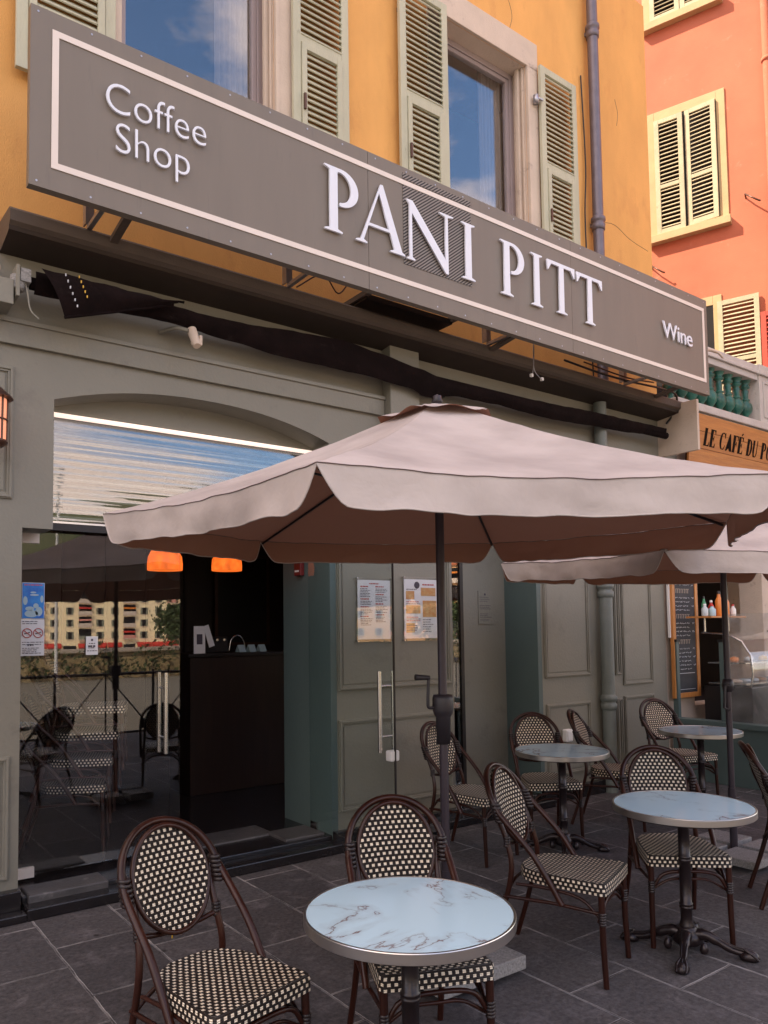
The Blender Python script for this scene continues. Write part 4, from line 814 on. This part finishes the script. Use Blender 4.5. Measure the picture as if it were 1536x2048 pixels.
# ------------------------------------------------------------------ umbrellas
def umbrella(cx, cy, zr, ph, rad, rise, lab, base, seed, tl=0):
    U = thing('patio_umbrella', lab, 'umbrella', (cx, cy, 0), 0, 'taupe six-sided patio umbrellas')
    tilt = lambda q: tl/1.61*(q.x*.5+q.y*.866)
    nz_ = lambda x, y, z=0.: noise.noise(Vector((x+seed, y, z)))
    def corner(k, r=rad): t = ph+k*math.pi/3; return Vector((r*math.cos(t), r*math.sin(t), 0))
    def canopy(k, s, t, r0=.10):
        """s 0 apex..1 rim, t 0..1 along side"""
        q = corner(k).lerp(corner(k+1), t); rr = r0/rad+(1-r0/rad)*s
        sag = math.sin(math.pi*t)
        z = rise*(1-rr)*(1-.10*rr)+zr-.055*sag*s*(1-s*.75)*1.6-.03*math.sin(math.pi*s)
        q = q*(rr*(1-.035*sag*s*s))
        ang_ = math.atan2(q.y, q.x); wr = .007*nz_(q.x*3.1, q.y*3.1)*s+.004*nz_(q.x*11, q.y*11, 2)+.006*nz_(ang_*9, s*1.3, 5)*s*sag
        return Vector((q.x, q.y, z+wr+tilt(q)))
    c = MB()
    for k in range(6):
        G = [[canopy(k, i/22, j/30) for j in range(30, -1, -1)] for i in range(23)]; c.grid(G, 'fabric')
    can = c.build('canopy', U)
    for k in range(6):
        nrm = (corner(k)+corner(k+1)).normalized(); G = []; d_ = (corner(k+1)-corner(k)).normalized(); Ls = (corner(k+1)-corner(k)).length
        for j in range(91):
            t = j/90; e = canopy(k, 1, t); dist = min(t, 1-t)*Ls
            hgt = .125*min(1, (.04+.96*math.sin(dist/.10*math.pi/2)) if dist < .10 else 1)+.003*nz_(t*14, k*3, 7)
            hgt -= .022*math.exp(-((dist-.16)/.08)**2)*-1*.5
            row = []
            for i in range(9):
                s = i/8; amp = .011*s; cur = .010*math.exp(-(dist/.22)**2)*s*s
                o_ = nrm*(amp*(math.sin(t*Ls*21+k*2+3*nz_(t*4, k, 1))*.45+nz_(t*Ls*5, s*1.5, k)*1.6)+.008*s+cur*nz_(k*7, 1, 5)*2)
                o_ = o_*min(1, .15+dist/.15)+d_*(nz_(t*Ls*3, s, k+9)*.02*s*min(1, dist/.25))
                row.append(e+o_+Vector((0, 0, -hgt*s-.002)))
            G.append(row)
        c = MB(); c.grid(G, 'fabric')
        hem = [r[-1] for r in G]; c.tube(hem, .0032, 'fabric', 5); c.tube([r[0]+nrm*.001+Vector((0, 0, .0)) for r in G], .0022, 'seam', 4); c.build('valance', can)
    # seam above the valance
    # vent cap
    c = MB()
    for k in range(6):
        G = []
        for i in range(7):
            s = i/6; row = []
            for j in range(13):
                t = 1-j/12; q = corner(k, .31).lerp(corner(k+1, .31), t)*s; row.append(Vector((q.x, q.y, zr+rise*(1-.30/rad*s)*(1-.10*.3/rad*s)-.010+.028*(s-.2)+s**3*.013*math.sin(9*t+k*1.9+seed)+.008*nz_(q.x*9, q.y*9))))
            G.append(row)
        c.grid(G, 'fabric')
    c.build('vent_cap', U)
    a = MB(); a.lathe([(.001, 0), (.022, 0), (.03, .01), (.018, .04), (.001, .05)], 'plastic', (0, 0, zr+rise-.02), 12); a.build('finial', U)
    a = MB(); a.tube([(0, 0, .04), (0, 0, zr+rise+.02)], .0215, 'pole', 20); a.build('pole', U)
    for k in range(6):
        a = MB(); e = corner(k, rad*.985); top_ = Vector((0, 0, zr+rise-.06)); a.tube([top_, top_.lerp(Vector((e.x, e.y, zr-.018+tilt(e))), .5)+Vector((0, 0, -.028)), Vector((e.x, e.y, zr-.018+tilt(e)))], .008, 'plastic', 6)
        st = top_.lerp(Vector((e.x, e.y, zr-.02)), .48)+Vector((0, 0, -.03)); a.tube([(0, 0, zr+.06), st], .006, 'plastic', 6); a.build('rib', U)
    a = MB(); a.lathe([(.022, -.03), (.045, -.025), (.045, .02), (.022, .03)], 'plastic', (0, 0, zr+.06), 14); a.build('runner_hub', U)
    # crank housing
    a = MB()
    if base == 0:
        a.lathe([(.0225, -.19), (.034, -.19), (.036, -.06), (.046, -.045), (.052, -.02), (.052, .03), (.047, .05), (.0225, .052)], 'plastic', (0, 0, 1.30), 24); cr_ = a.build('crank_housing', U)
        d = Vector((-.83, .25, 0)).normalized()
        a = MB(); a.tube(smoothpath([d*.04+Vector((0, 0, 1.29)), d*.075+Vector((0, 0, 1.29)), d*.08+Vector((0, 0, 1.32)), d*.075+Vector((0, 0, 1.43))], 4), .008, 'plastic', 8); a.tube([d*.07+Vector((0, 0, 1.435)), d*.145+Vector((0, 0, 1.44))], [.011, .015], 'plastic', 12); a.build('crank_handle', cr_)
    else:
        a.lathe([(.0225, -.05), (.034, -.045), (.042, 0), (.034, .04), (.0225, .045)], 'plastic', (0, 0, 1.24), 16); cr_ = a.build('crank_housing', U)
        a = MB(); a.tube([(-.03, -.03, 1.24), (-.07, -.02, 1.24), (-.06, 0, 1.08), (-.045, -.04, 1.06)], .01, 'plastic', 8); a.build('crank_handle', cr_)
    a = MB(); a.tube([(0, 0, .06), (0, 0, .50)], .0265, 'pole', 20); a.box((-.26, -.022, .012), (.26, .022, .036), 'steel'); a.box((-.022, -.26, .0125), (.022, .26, .0365), 'steel'); a.tube([(.03, 0, .42), (.075, -.01, .42)], .008, 'plastic', 8); a.build('base_cross', U)
    return U
umbrella(2.564, 2.85, 2.228, 2.7038, 1.61, .60, 'nearest taupe patio umbrella with a black crank in the centre', 0, 1.3, .05)
umbrella(5.49, 3.0, 2.16, R(78), 1.61, .55, 'second taupe patio umbrella behind on the right', 1, 8.9, .06)
for cx, cy, hw, ht, nm in ((2.585, 2.88, .27, .065, 'nearest'), (5.49, 3.0, .31, .055, 'second')):
    for i, (qx, qy, wd) in enumerate(((-1, -1, 'front left'), (1, -1, 'front right'), (-1, 1, 'rear left'), (1, 1, 'rear right'))):
        a = MB(); x0, x1 = sorted((cx+qx*.03, cx+qx*hw)); y0, y1 = sorted((cy+qy*.03, cy+qy*hw)); a.box((x0, y0, .037), (x1, y1, .037+ht), 'granite')
        tag(a.build('ballast_slab', bevel=.006), wd+' granite slab weighing down the '+nm+' umbrella', 'slab', 'granite ballast slabs')

# ------------------------------------------------------------------ neighbouring cafe
CF = thing('neighbour_cafe', 'single-storey cafe with a terrace roof beside the orange building', 'building', (0, 0, 0))
a = MB(); holed(a, XR+.005, 14, 0, 4.2, FY+.02, .3, [(8.45, 10.12, .75, 2.9)], 'surround'); a.face([(14, FY+.02, 0), (14, 9, 0), (14, 9, 4.2), (14, FY+.02, 4.2)], 'surround'); a.face([(XR+.005, FY+.02, 4.2), (14, FY+.02, 4.2), (14, 9, 4.2), (XR+.005, 9, 4.2)], 'stone'); a.build('wall', CF)
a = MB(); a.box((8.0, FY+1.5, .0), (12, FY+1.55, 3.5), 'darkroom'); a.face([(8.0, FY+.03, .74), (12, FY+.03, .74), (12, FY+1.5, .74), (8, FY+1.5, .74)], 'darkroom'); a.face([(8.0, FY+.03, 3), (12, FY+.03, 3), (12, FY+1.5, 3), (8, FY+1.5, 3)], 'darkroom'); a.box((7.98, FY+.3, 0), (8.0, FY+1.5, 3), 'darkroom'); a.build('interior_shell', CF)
a = MB(); a.box((XR+.15, 4.84, 4.205), (14, 5.4, 4.30), 'stone'); a.box((XR+.2, 4.88, 4.165), (14, 5.1, 4.204), 'stone'); a.build('terrace_ledge', CF, bevel=.01)
a = MB(); a.box((8.0, 4.90, 4.86), (10.0, 5.14, 4.94), 'stone'); a.box((8.0, 4.87, 4.94), (10.0, 5.17, 4.98), 'stone'); a.box((8.0, 4.89, 4.98), (10.0, 5.15, 5.06), 'stone'); a.build('handrail', CF, bevel=.008)
a = MB(); a.box((10.0, 4.88, 4.301), (10.6, 5.16, 4.93), 'stone'); a.frame(10.08, 10.52, 4.38, 4.86, .03, 4.868, 4.8795, 'stone'); a.box((9.97, 4.85, 4.93), (10.63, 5.19, 4.99), 'stone'); a.box((9.985, 4.865, 4.99), (10.615, 5.175, 5.07), 'stone'); a.box((10.6, 4.90, 4.86), (13, 5.14, 5.0), 'stone'); a.build('pedestal', CF, bevel=.008)
bal = [(.078, 0), (.078, .03), (.05, .05), (.036, .075), (.04, .095), (.078, .14), (.09, .19), (.08, .245), (.046, .285), (.06, .295), (.06, .31), (.042, .32), (.047, .42), (.036, .445), (.066, .468), (.066, .485), (.044, .497), (.066, .53), (.078, .56)]
for i in range(9):
    b = MB(); b.lathe(bal, 'greenceramic', (8.18+i*.213, 5.02, 4.30), 16); b.build('baluster', CF)
a = MB(); a.box((7.86, 4.52, 3.60), (7.9, 5.0, 4.16), 'surround'); a.face([(7.9, 4.985, 3.5), (8.2, 4.985, 3.5), (8.2, 4.985, 4.15), (7.9, 4.985, 4.15)], 'grey'); a.build('fascia_end', CF)
# the wooden sign
WS = thing('wooden_cafe_sign', 'varnished wooden board with black stencilled cafe lettering under the balustrade', 'sign', (8.20, 4.86, 3.55))
a = MB(); 
for i in range(3): a.box((0, -.02, .2*i+.003), (4.2, .02, .2*i+.197), 'woodsign', rot=None)
a.box((0, .005, .0), (4.2, .025, .6), 'copper'); a.build('board', WS)
def sten(ch):
    w = .23
    st = lambda x, y0=0, y1=1: [(x-.03, y0), (x+w+.03, y0), (x+w, y0+.05), (x+w, y1-.05), (x+w+.03, y1), (x-.03, y1), (x, y1-.05), (x, y0+.05)]
    bar = lambda x0, x1, y, h=.06: [(x0, y), (x1, y), (x1, y+h), (x0, y+h)]
    wedge = lambda x0, x1, y, d: [(x0, y), (x1, y+d), (x1, y), (x0, y-.001)]
    def arc_(cx, cy, rx, ry, a0, a1, t=.15, ty=.05): return arcp(cx, cy, rx, ry, a0, a1, 12)+arcp(cx, cy, rx-t, ry-ty, a1, a0, 12)
    return {'L': ([st(0), [(w+.05, 0), (.5, 0), (.5, .28), (.42, .07), (w+.05, .06)]], .56),
            'E': ([st(0), [(w+.05, 0), (.5, 0), (.5, .25), (.42, .07), (w+.05, .06)], [(w+.05, 1), (.48, 1), (.48, .76), (.4, .93), (w+.05, .94)], [(w+.05, .47), (.30, .47), (.36, .36), (.36, .66), (.30, .55), (w+.05, .54)]], .56),
            'F': ([st(0), [(w+.05, 1), (.5, 1), (.5, .74), (.42, .93), (w+.05, .94)], [(w+.05, .47), (.30, .47), (.36, .36), (.36, .66), (.30, .55), (w+.05, .54)]], .54),
            'C': ([arc_(.30, .5, .30, .5, 100, 260, .17, .06), [(.32, .94), (.46, .9), (.52, .68), (.55, .68), (.55, 1), (.5, .94), (.36, 1), (.32, 1)], [(.32, 0), (.44, .02), (.56, .2), (.56, .3), (.42, .09), (.32, .06)]], .62),
            'A': ([[(0, 0), (.12, 0), (.34, .86), (.30, 1)], [(.33, 1), (.40, 1), (.66, .0), (.44, 0), (.28, .8)], bar(.17, .40, .28, .05)], .70),
            'D': ([st(0), arc_(.24, .5, .32, .5, 82, -82, .16, .06)], .62),
            'U': ([[(0, .95), (.0, .3), (.1, .02), (.26, 0), (.26, .06), (.19, .12), (.17, .3), (.17, .95), (.2, 1), (-.03, 1)], [(.30, 0), (.40, .04), (.48, .25), (.48, .95), (.51, 1), (.39, 1), (.43, .95), (.43, .3), (.38, .1), (.30, .06)]], .58),
            'P': ([st(0), arc_(.24, .74, .26, .26, 80, -80, .14, .05)], .56),
            'R': ([st(0), arc_(.24, .74, .26, .26, 80, -80, .14, .05), [(.24, .46), (.32, .46), (.56, 0), (.38, 0)]], .62),
            'O': ([arc_(.30, .5, .30, .5, 98, 262, .17, .06), arc_(.34, .5, .30, .5, 82, -82, .17, .06)], .70),
            'T': ([st(.16), [(0, 1), (.14, 1), (.14, .94), (.06, .93), (.0, .74)], [(.35, 1), (.5, 1), (.5, .74), (.44, .93), (.35, .94)]], .56)}[ch]
x = .28
for ch in 'LE CAFE DU PORT':
    if ch == ' ': x += .08; continue
    pl, adv = sten(ch); h = .21; pl = [[(a+.16*b, b) for a, b in q] for q in pl]
    glyph(pl, x, .24, h, 'inkblack', 'letter', WS, y=-.022, ext=.002, sx_=1.02)
    if ch == 'E' and x > 1.0: glyph([[(.40, 1.06), (.46, 1.06), (.62, 1.22), (.5, 1.22)]], x, .24, h, 'inkblack', 'letter', WS, y=-.022, ext=.002, sx_=1.02)
    x += adv*h*1.02+.008
text('lettering', 'LE', .05, 'woodsign', WS, (.72, -.026, .26), (R(90), 0, 0), .001)
for ch in WS.children: pass
WS.rotation_euler = (R(6), 0, 0)
# chalkboard
CH = thing('chalkboard', 'tall chalkboard menu in an orange wooden frame beside the hatch', 'chalkboard', (7.90, 4.93, .87))
a = MB(); a.frame(0, .52, 0, 1.75, .055, -.012, .03, 'woodframe'); a.build('frame', CH, bevel=.004); a = MB(); a.box((.055, 0, .055), (.465, .02, 1.695), 'board'); a.build('slate', CH)
a = MB(); z = 1.66
def scrib(x0, x1, z, amp, k, r=.0022):
    pts = []; x = x0
    while x < x1: pts.append((x, -.003, z+random.uniform(-amp, amp))); x += random.uniform(.004, .009)
    if len(pts) > 1: a.tube(pts, r, k, 4)
for blk, nl in enumerate((4, 3, 4, 4, 6)):
    for i in range(nl):
        x = .075
        while x < .34: w_ = random.uniform(.03, .08); scrib(x, min(x+w_, .36), z, .008, 'chalk'); x += w_+.014
        if i % 2 == 0: scrib(.40, .445, z, .012, 'chalk')
        z -= .046
    z -= .03
    if blk < 4:
        x = .09
        for q in range(8): a.box((x, -.0035, z-.02), (x+.006, -.002, z+.03), 'surround'); a.box((x, -.0035, z+.024), (x+.022, -.002, z+.029), 'surround'); x += .034
        z -= .075
a.box((.075, -.0035, .27), (.42, -.002, .276), 'chalk'); a.box((.075, -.0035, .09), (.42, -.002, .094), 'chalk'); a.build('chalk_writing', CH)
a = MB(); a.box((7.875, 4.945, 1.55), (7.896, 4.97, 2.8), 'white_pl'); a.build('white_post', CF)
# low wall and clear windscreen at right angles to the front
LW = thing('terrace_screen', 'low teal wall carrying a clear plastic windscreen beside the chalkboard', 'screen', (7.9, 0, 0))
a = MB(); a.box((0, 2.2, 0), (.09, 4.97, .60), 'teal'); a.build('low_wall', LW, bevel=.006); a = MB(); a.box((-.03, 2.2, .601), (.12, 4.97, .66), 'teal'); a.build('sill', LW, bevel=.006)
for y in (4.93, 4.38, 3.0):
    a = MB(); a.box((.02, y-.03, .661), (.07, y+.03, 1.50 if y > 4.3 else 1.8), 'teal'); a.box((.01, y-.04, 1.501 if y > 4.3 else 1.801), (.08, y+.04, 1.53 if y > 4.3 else 1.83), 'black'); a.build('post', LW)
a = MB(); a.box((.043, 2.2, .67), (.047, 4.34, 1.80), 'plasticfilm'); a.build('clear_panel', LW)
# food display
DC = thing('food_display', 'curved glass food display case behind the plastic windscreen', 'display case', (8.36, 4.25, 0))
a = MB(); a.box((0, .05, .0), (1.5, .6, 1.0), 'black'); a.build('case_base', DC, bevel=.01)
a = MB(); pr = [(.05, 1.0), (.03, 1.15), (.05, 1.35), (.14, 1.5), (.3, 1.58), (.6, 1.6)]; G = [[(x_, y, z) for y, z in pr] for x_ in (0, 1.5)]; a.grid(G, 'caseglass'); a.build('curved_glass', DC)
a = MB(); a.tube([(0, y, z) for y, z in pr], .012, 'chrome', 6); a.tube([(1.5, y, z) for y, z in pr], .012, 'chrome', 6); a.build('case_rim', DC)
for q in (1.02, 1.25):
    a = MB(); a.box((.02, .12, q), (1.48, .55, q+.015), 'chrome'); a.build('shelf', DC)
a = MB()
for i in range(12): a.lathe([(.001, 0), (.05, .005), (.045, .04), (.001, .055)], random.choice(('mustard', 'orangeb', 'paleb', 'food')), (.1+.11*i, .3+.05*(i % 3), 1.268), 10)
for i in range(7): a.lathe([(.001, 0), (.07, .005), (.06, .03), (.001, .04)], random.choice(('paleb', 'food', 'surround')), (.15+.18*i, .3, 1.037), 10)
a.build('pastries', DC)
FB = thing('drinks_fridge', 'dark drinks box with a small purple script label and a white tag', 'fridge', (8.3, 3.6, 0)); a = MB(); a.box((0, 0, .0), (.75, .45, 1.0), 'darkpanel'); a.build('cabinet', FB, bevel=.012)
a = MB(); 
for i in range(2): a.tube([(.28+.012*j, -.004, .80-.05*i+.012*math.sin(j*1.9+i)) for j in range(17)], .004, 'pinkb', 5)
a.build('label_script', FB); a = MB(); a.box((.08, -.006, .45), (.14, -.002, .78), 'white_pl'); a.build('tag', FB)
# bottles and jars
BT = [(8.60, 'ketchup', .21, .032, 'red sauce bottle on top of the display case'), (8.67, 'mustard', .18, .032, 'yellow mustard bottle on top of the display case')]
items = [('paleb', .15, .035, 'squat pale jar at the left end of the display top', 'jar'), ('greenb', .25, .026, 'thin green bottle on the display top', 'bottle'), ('bluewhite', .14, .04, 'pale blue tin on the display top', 'tin'), ('ketchup', .2, .034, 'red sauce bottle on the display top', 'bottle'), ('orangeb', .32, .04, 'tall orange bottle on the display top', 'bottle'), ('mustard', .19, .036, 'yellow mustard bottle on the display top', 'bottle'), ('orangeb', .29, .036, 'shorter orange bottle near the umbrella pole on the display top', 'bottle'), ('pinkb', .18, .034, 'pink labelled jar on the display top', 'jar'), ('white_pl', .15, .032, 'white pot at the right end of the display top', 'pot')]
for i, (k, h, r, lab, cat) in enumerate(items):
    b = thing(cat, lab, cat, (8.04+i*.074, 4.62+.05*(i % 2), 1.785), 0, 'bottles and jars on the display case')
    a = MB(); h *= .86; a.lathe([(r*.9, 0), (r, .01), (r, h*.62), (r*.5, h*.78), (r*.42, h*.9)], k, seg=12); a.build('body', b)
    a = MB(); a.lathe([(r*.5, h*.9), (r*.5, h), (r*.3, h+.006)], ('white_pl', 'black', 'ketchup')[i % 3], seg=10); a.build('cap', b)
SH = thing('serving_shelf', 'narrow wooden shelf holding the sauce bottles over the display', 'shelf', (8.0, 4.52, 1.765)); a = MB(); a.box((0, 0, 0), (.72, .3, .018), 'woodframe'); a.build('board', SH)
for q in (.2, .7):
    a = MB(); a.tube([(q, .2, 0), (q, .2, -.155)], .012, 'chrome', 8); a.build('support', SH)

# ------------------------------------------------------------------ red building behind the terrace
az = R(20); RD = thing('coral_building', 'sunlit coral building with yellow window surrounds behind the terrace', 'building', (11, 6, 0), 0)
# local: u along (-sin,cos), front normal towards -x ; use rotation so local x=u, local y = inward
RD.rotation_euler = (0, 0, math.atan2(math.cos(az), -math.sin(az)))
def rp(mb): mb.v = [(x, -y, z) for x, y, z in mb.v]; mb.f = [f[::-1] for f in mb.f]; mb.uv = [u_[::-1] if u_ else None for u_ in mb.uv]; return mb
# in these builders y>0 points into the building, -y towards the viewer
a = MB(); a.box((-6, 0, 4.22), (9, 8, 16), 'red'); rp(a).build('wall', RD)
def rwin(u0, u1, z0, z1, openr=None):
    f = MB(); q = .12
    f.box((u0-q, -.02, z0), (u0, -.001, z1+.14), 'yellowtrim'); f.box((u1, -.02, z0), (u1+q, -.001, z1+.14), 'yellowtrim'); f.box((u0, -.02, z1), (u1, -.001, z1+.14), 'yellowtrim'); f.box((u0-q-.03, -.12, z0-.12), (u1+q+.03, -.001, z0-.001), 'yellowtrim')
    F = rp(f).build('window', RD, bevel=.006); g = MB(); g.box((u0, -.012, z0), (u1, -.002, z1), 'void'); rp(g).build('pane', F); return F
def rshut(F, u0, u1, z0, z1, zm, hinge=None, ang=0, k='yshutter'):
    s = MB(); s_ = shutter(u0, u1, z0, z1, -.06, k, zm, F, step=.062, flap=False); me = s_.data
    if ang:
        Rm = Matrix.Translation((hinge, -.02, 0)) @ Matrix.Rotation(R(ang), 4, 'Z') @ Matrix.Translation((-hinge, .02, 0)); me.transform(Rm)
    me.transform(Matrix.Scale(-1, 4, (0, 1, 0))); me.flip_normals()
F = rwin(-.15, .75, 7.78, 9.66); rshut(F, .33, .75, 7.79, 9.64, 8.55); rshut(F, -.14, .30, 7.82, 9.66, 8.58, hinge=-.14, ang=5)
F = rwin(-.15, .75, 11.25, 13.1); rshut(F, .31, .75, 11.26, 13.08, 12.1); rshut(F, -.15, .30, 11.26, 13.08, 12.1)
F = rwin(.0, .85, 4.7, 6.5); rshut(F, -.62, -.06, 4.75, 6.52, 5.6); 
a = MB(); a.tube([(-.86, -.09, 5), (-.86, -.09, 15)], .06, 'red', 14); a.lathe([(.06, 0), (.08, .01), (.08, .05), (.06, .06)], 'red', (-.86, -.09, 9.9), 14); rp(a).build('downpipe', RD)
F = rwin(-2.5, -1.6, 4.4, 6.05); s__ = None; rshut(F, -1.5, -.63, 4.45, 6.22, 5.2, k='redshutter')
for (u_, z_) in ((-.5, 8.0), (.85, 7.3), (-.62, 11.2)):
    a = MB(); a.tube([(u_, 0, z_), (u_, -.1, z_+.02), (u_-.16, -.12, z_-.13), (u_-.2, -.1, z_-.15)], .012, 'copper', 6); rp(a).build('shutter_hook', RD)

# ------------------------------------------------------------------ what stands behind the camera and shows in the glass
RL = thing('street_railing', 'black railing with crossed bars along the kerb, seen mirrored in the door', 'railing', (0, -1.2, 0))
a = MB(); a.tube([(-3, 0, 1.05), (12, 0, 1.05)], .022, 'black', 8); a.tube([(-3, 0, .15), (12, 0, .15)], .018, 'black', 8); a.build('rail', RL)
for i in range(11):
    x = -3+1.5*i; a = MB(); a.tube([(x, 0, 0), (x, 0, 1.1)], .022, 'black', 8); a.build('post', RL)
    if i < 10:
        a = MB(); a.tube([(x, 0, .15), (x+.75, 0, 1.05), (x+1.5, 0, .15)], .014, 'black', 6); a.tube([(x+.75, 0, 1.05), (x+.75, 0, .15)], .014, 'black', 6); a.build('crossed_bars', RL)
QW = MB(); QW.box((-60, -21, -4.0), (90, -20.4, .95), 'yellowtrim'); QW.box((-60, -21.1, .95), (90, -20.3, 1.1), 'surround'); tag(QW.build('quay_wall'), 'pale stone quay wall across the road, mirrored in the door', 'wall')
q = MB(); rs_ = random.Random(11)
for _ in range(2600):
    x = rs_.uniform(-4, 34); hh = .55+.45*noise.noise(Vector((x*.9, 0, 2))); p_ = Vector((x, -20.1+rs_.gauss(0, .15), .1+rs_.random()*max(.1, hh)*1.9)); n_v = Vector((rs_.gauss(0, 1), rs_.gauss(0, 1), rs_.gauss(0, 1))).normalized(); u_ = n_v.orthogonal()*.07; v_ = n_v.cross(u_)
    q.face([p_-u_, p_+v_*.6, p_+u_, p_-v_*.6], 'leaf')
o = q.build('hedge_plants'); o['kind'] = 'stuff'
for i, (x, lab) in enumerate(((7.5, 'slim pale lamp post nearest to the bend of the quay wall'), (13.0, 'slim pale lamp post in the middle of the quay, beside the hedge'), (19.5, 'slim pale lamp post at the far right of the quay hedge'))):
    lp = thing('lamp_post', lab, 'lamp post', (x, -18.8, -.14)); a = MB(); a.tube([(0, 0, 0), (0, 0, 7)], [.06, .04], 'white_pl', 10); a.build('post', lp); a = MB(); a.lathe([(.05, 0), (.2, .1), (.16, .35), (.03, .42)], 'white_pl', (0, 0, 7), 12); a.build('lamp_head', lp)
def far_building(lab, loc, rz, w, hgt, k, bays, floors, awn=True, roof=True):
    T = thing('apartment_building', lab, 'building', loc, rz)
    a = MB(); a.box((0, -10, -.2), (w, 0, hgt), k); a.build('wall', T)
    if roof: a = MB(); a.prism([(-.6, hgt), (w+.6, hgt), (w*.5, hgt+4)], -10.5, .5, 'tiles'); a.build('roof', T)
    bw = w/bays; fh = (hgt-4.5)/floors
    for j in range(floors):
        for i in range(bays):
            x = (i+.5)*bw; z = 4.6+j*fh; loggia = (i % 3 == 2); f = MB()
            if loggia:
                f.box((x-bw*.42, -.4, z-.2), (x+bw*.42, .03, z+fh*.8), 'void'); f.box((x-bw*.44, .03, z-.3), (x+bw*.44, .9, z-.1), 'surround')
                f.box((x-bw*.44, .84, z-.1), (x+bw*.44, .88, z+.8), random.choice(('surround', 'pinkcloth', 'dshutter')))
                if random.random() < .6: f.box((x-bw*.42, .05, z+fh*.5), (x+bw*.42, 1.0, z+fh*.54), random.choice(('pinkcloth', 'redcloth', 'orangeb')), rot=Matrix.Rotation(R(-25), 3, 'X'))
            else:
                f.box((x-.42, .0, z), (x+.42, .04, z+1.7), 'void'); f.box((x-.65, .02, z-.15), (x+.65, .2, z-.02), 'surround')
                f.box((x-.9, .02, z), (x-.44, .08, z+1.7), 'dshutter'); f.box((x+.44, .02, z), (x+.9, .08, z+1.7), 'dshutter')
            f.build('window', T)
    for i in range(bays):
        x = (i+.5)*bw; f = MB(); f.box((x-bw*.4, .02, .2), (x+bw*.4, .06, 3.0), 'void')
        if awn and i % 4 != 3: f.box((x-bw*.48, .0, 3.1), (x+bw*.48, 2.2, 3.16), 'redcloth', rot=Matrix.Rotation(R(-22), 3, 'X')); f.box((x-bw*.48, 2.08, 2.3), (x+bw*.48, 2.12, 2.76), 'redcloth')
        f.build('shop_bay', T)
    return T
# rz chosen so that the local +y face looks back to the shop
far_building('cream yellow apartment block with red ground floor awnings, mirrored in the door', (28, -196, -4), R(15), 76, 23, 'yellowb', 21, 6)
far_building('ochre apartment block with a tiled roof, mirrored in the narrow glass', (106, -140, -4), R(42), 40, 21, 'ochreb', 9, 4, awn=False)
far_building('tall yellow house right of the ochre block, mirrored in the narrow glass', (139, -106, -4), R(46), 26, 24, 'yellowb', 6, 5, awn=False)
def tree(lab, x, y, h, r, seed, z0=-.14):
    T = thing('plane_tree', lab, 'tree', (x, y, z0)); rs = random.Random(seed); a = MB()
    a.tube(smoothpath([(0, 0, 0), (.1, 0, h*.25), (0, .1, h*.5), (.1, 0, h*.8)], 3), [.28]*3+[.22]*3+[.17]*3+[.08], 'bark', 8); ends = []
    for i in range(9):
        t = i*2.4; z = h*(.42+.05*i); e = Vector((math.cos(t)*r*.7, math.sin(t)*r*.7, z+r*.35)); a.tube([(0, 0, z), e*.5+Vector((0, 0, z*.5)), e], [.1, .07, .03], 'bark', 5); ends.append(e)
    a.build('trunk', T); f = MB()
    for _ in range(4200):
        e = rs.choice(ends); d = Vector((rs.gauss(0, 1), rs.gauss(0, 1), rs.gauss(0, .8)))*r*.30; p = e+d
        n = Vector((rs.gauss(0, 1), rs.gauss(0, 1), rs.gauss(0, 1))).normalized(); u_ = n.orthogonal()*.24; v_ = n.cross(u_)
        f.face([p-u_, p+v_*.6, p+u_, p-v_*.6], 'leaf')
    f.build('crown', T)
tree('leafy plane tree on the quay, mirrored in the right of the glass door', 46, -97, 9.5, 3.6, 3, -4)
tree('second plane tree further along the far quay', 62, -92, 9, 4.4, 5, -4)
tree('third plane tree on the far quay by the bend', 84, -82, 9, 4.2, 8, -4)
h = MB(); G = []
for i in range(61):
    th = R(-95+i*2.6); row = []
    for j in range(12):
        rr = 330+j*40; row.append((60+rr*math.sin(th), -60-rr*math.cos(th), -2+150*math.sin(min(1, j/9)*math.pi/2)*(.75+.5*noise.noise(Vector((i*.13, j*.1, 1))))+14*noise.noise(Vector((i*.5, j*.5, 4)))))
    G.append(row)
h.grid(G, 'hillm'); o = h.build('hills'); o['kind'] = 'structure'
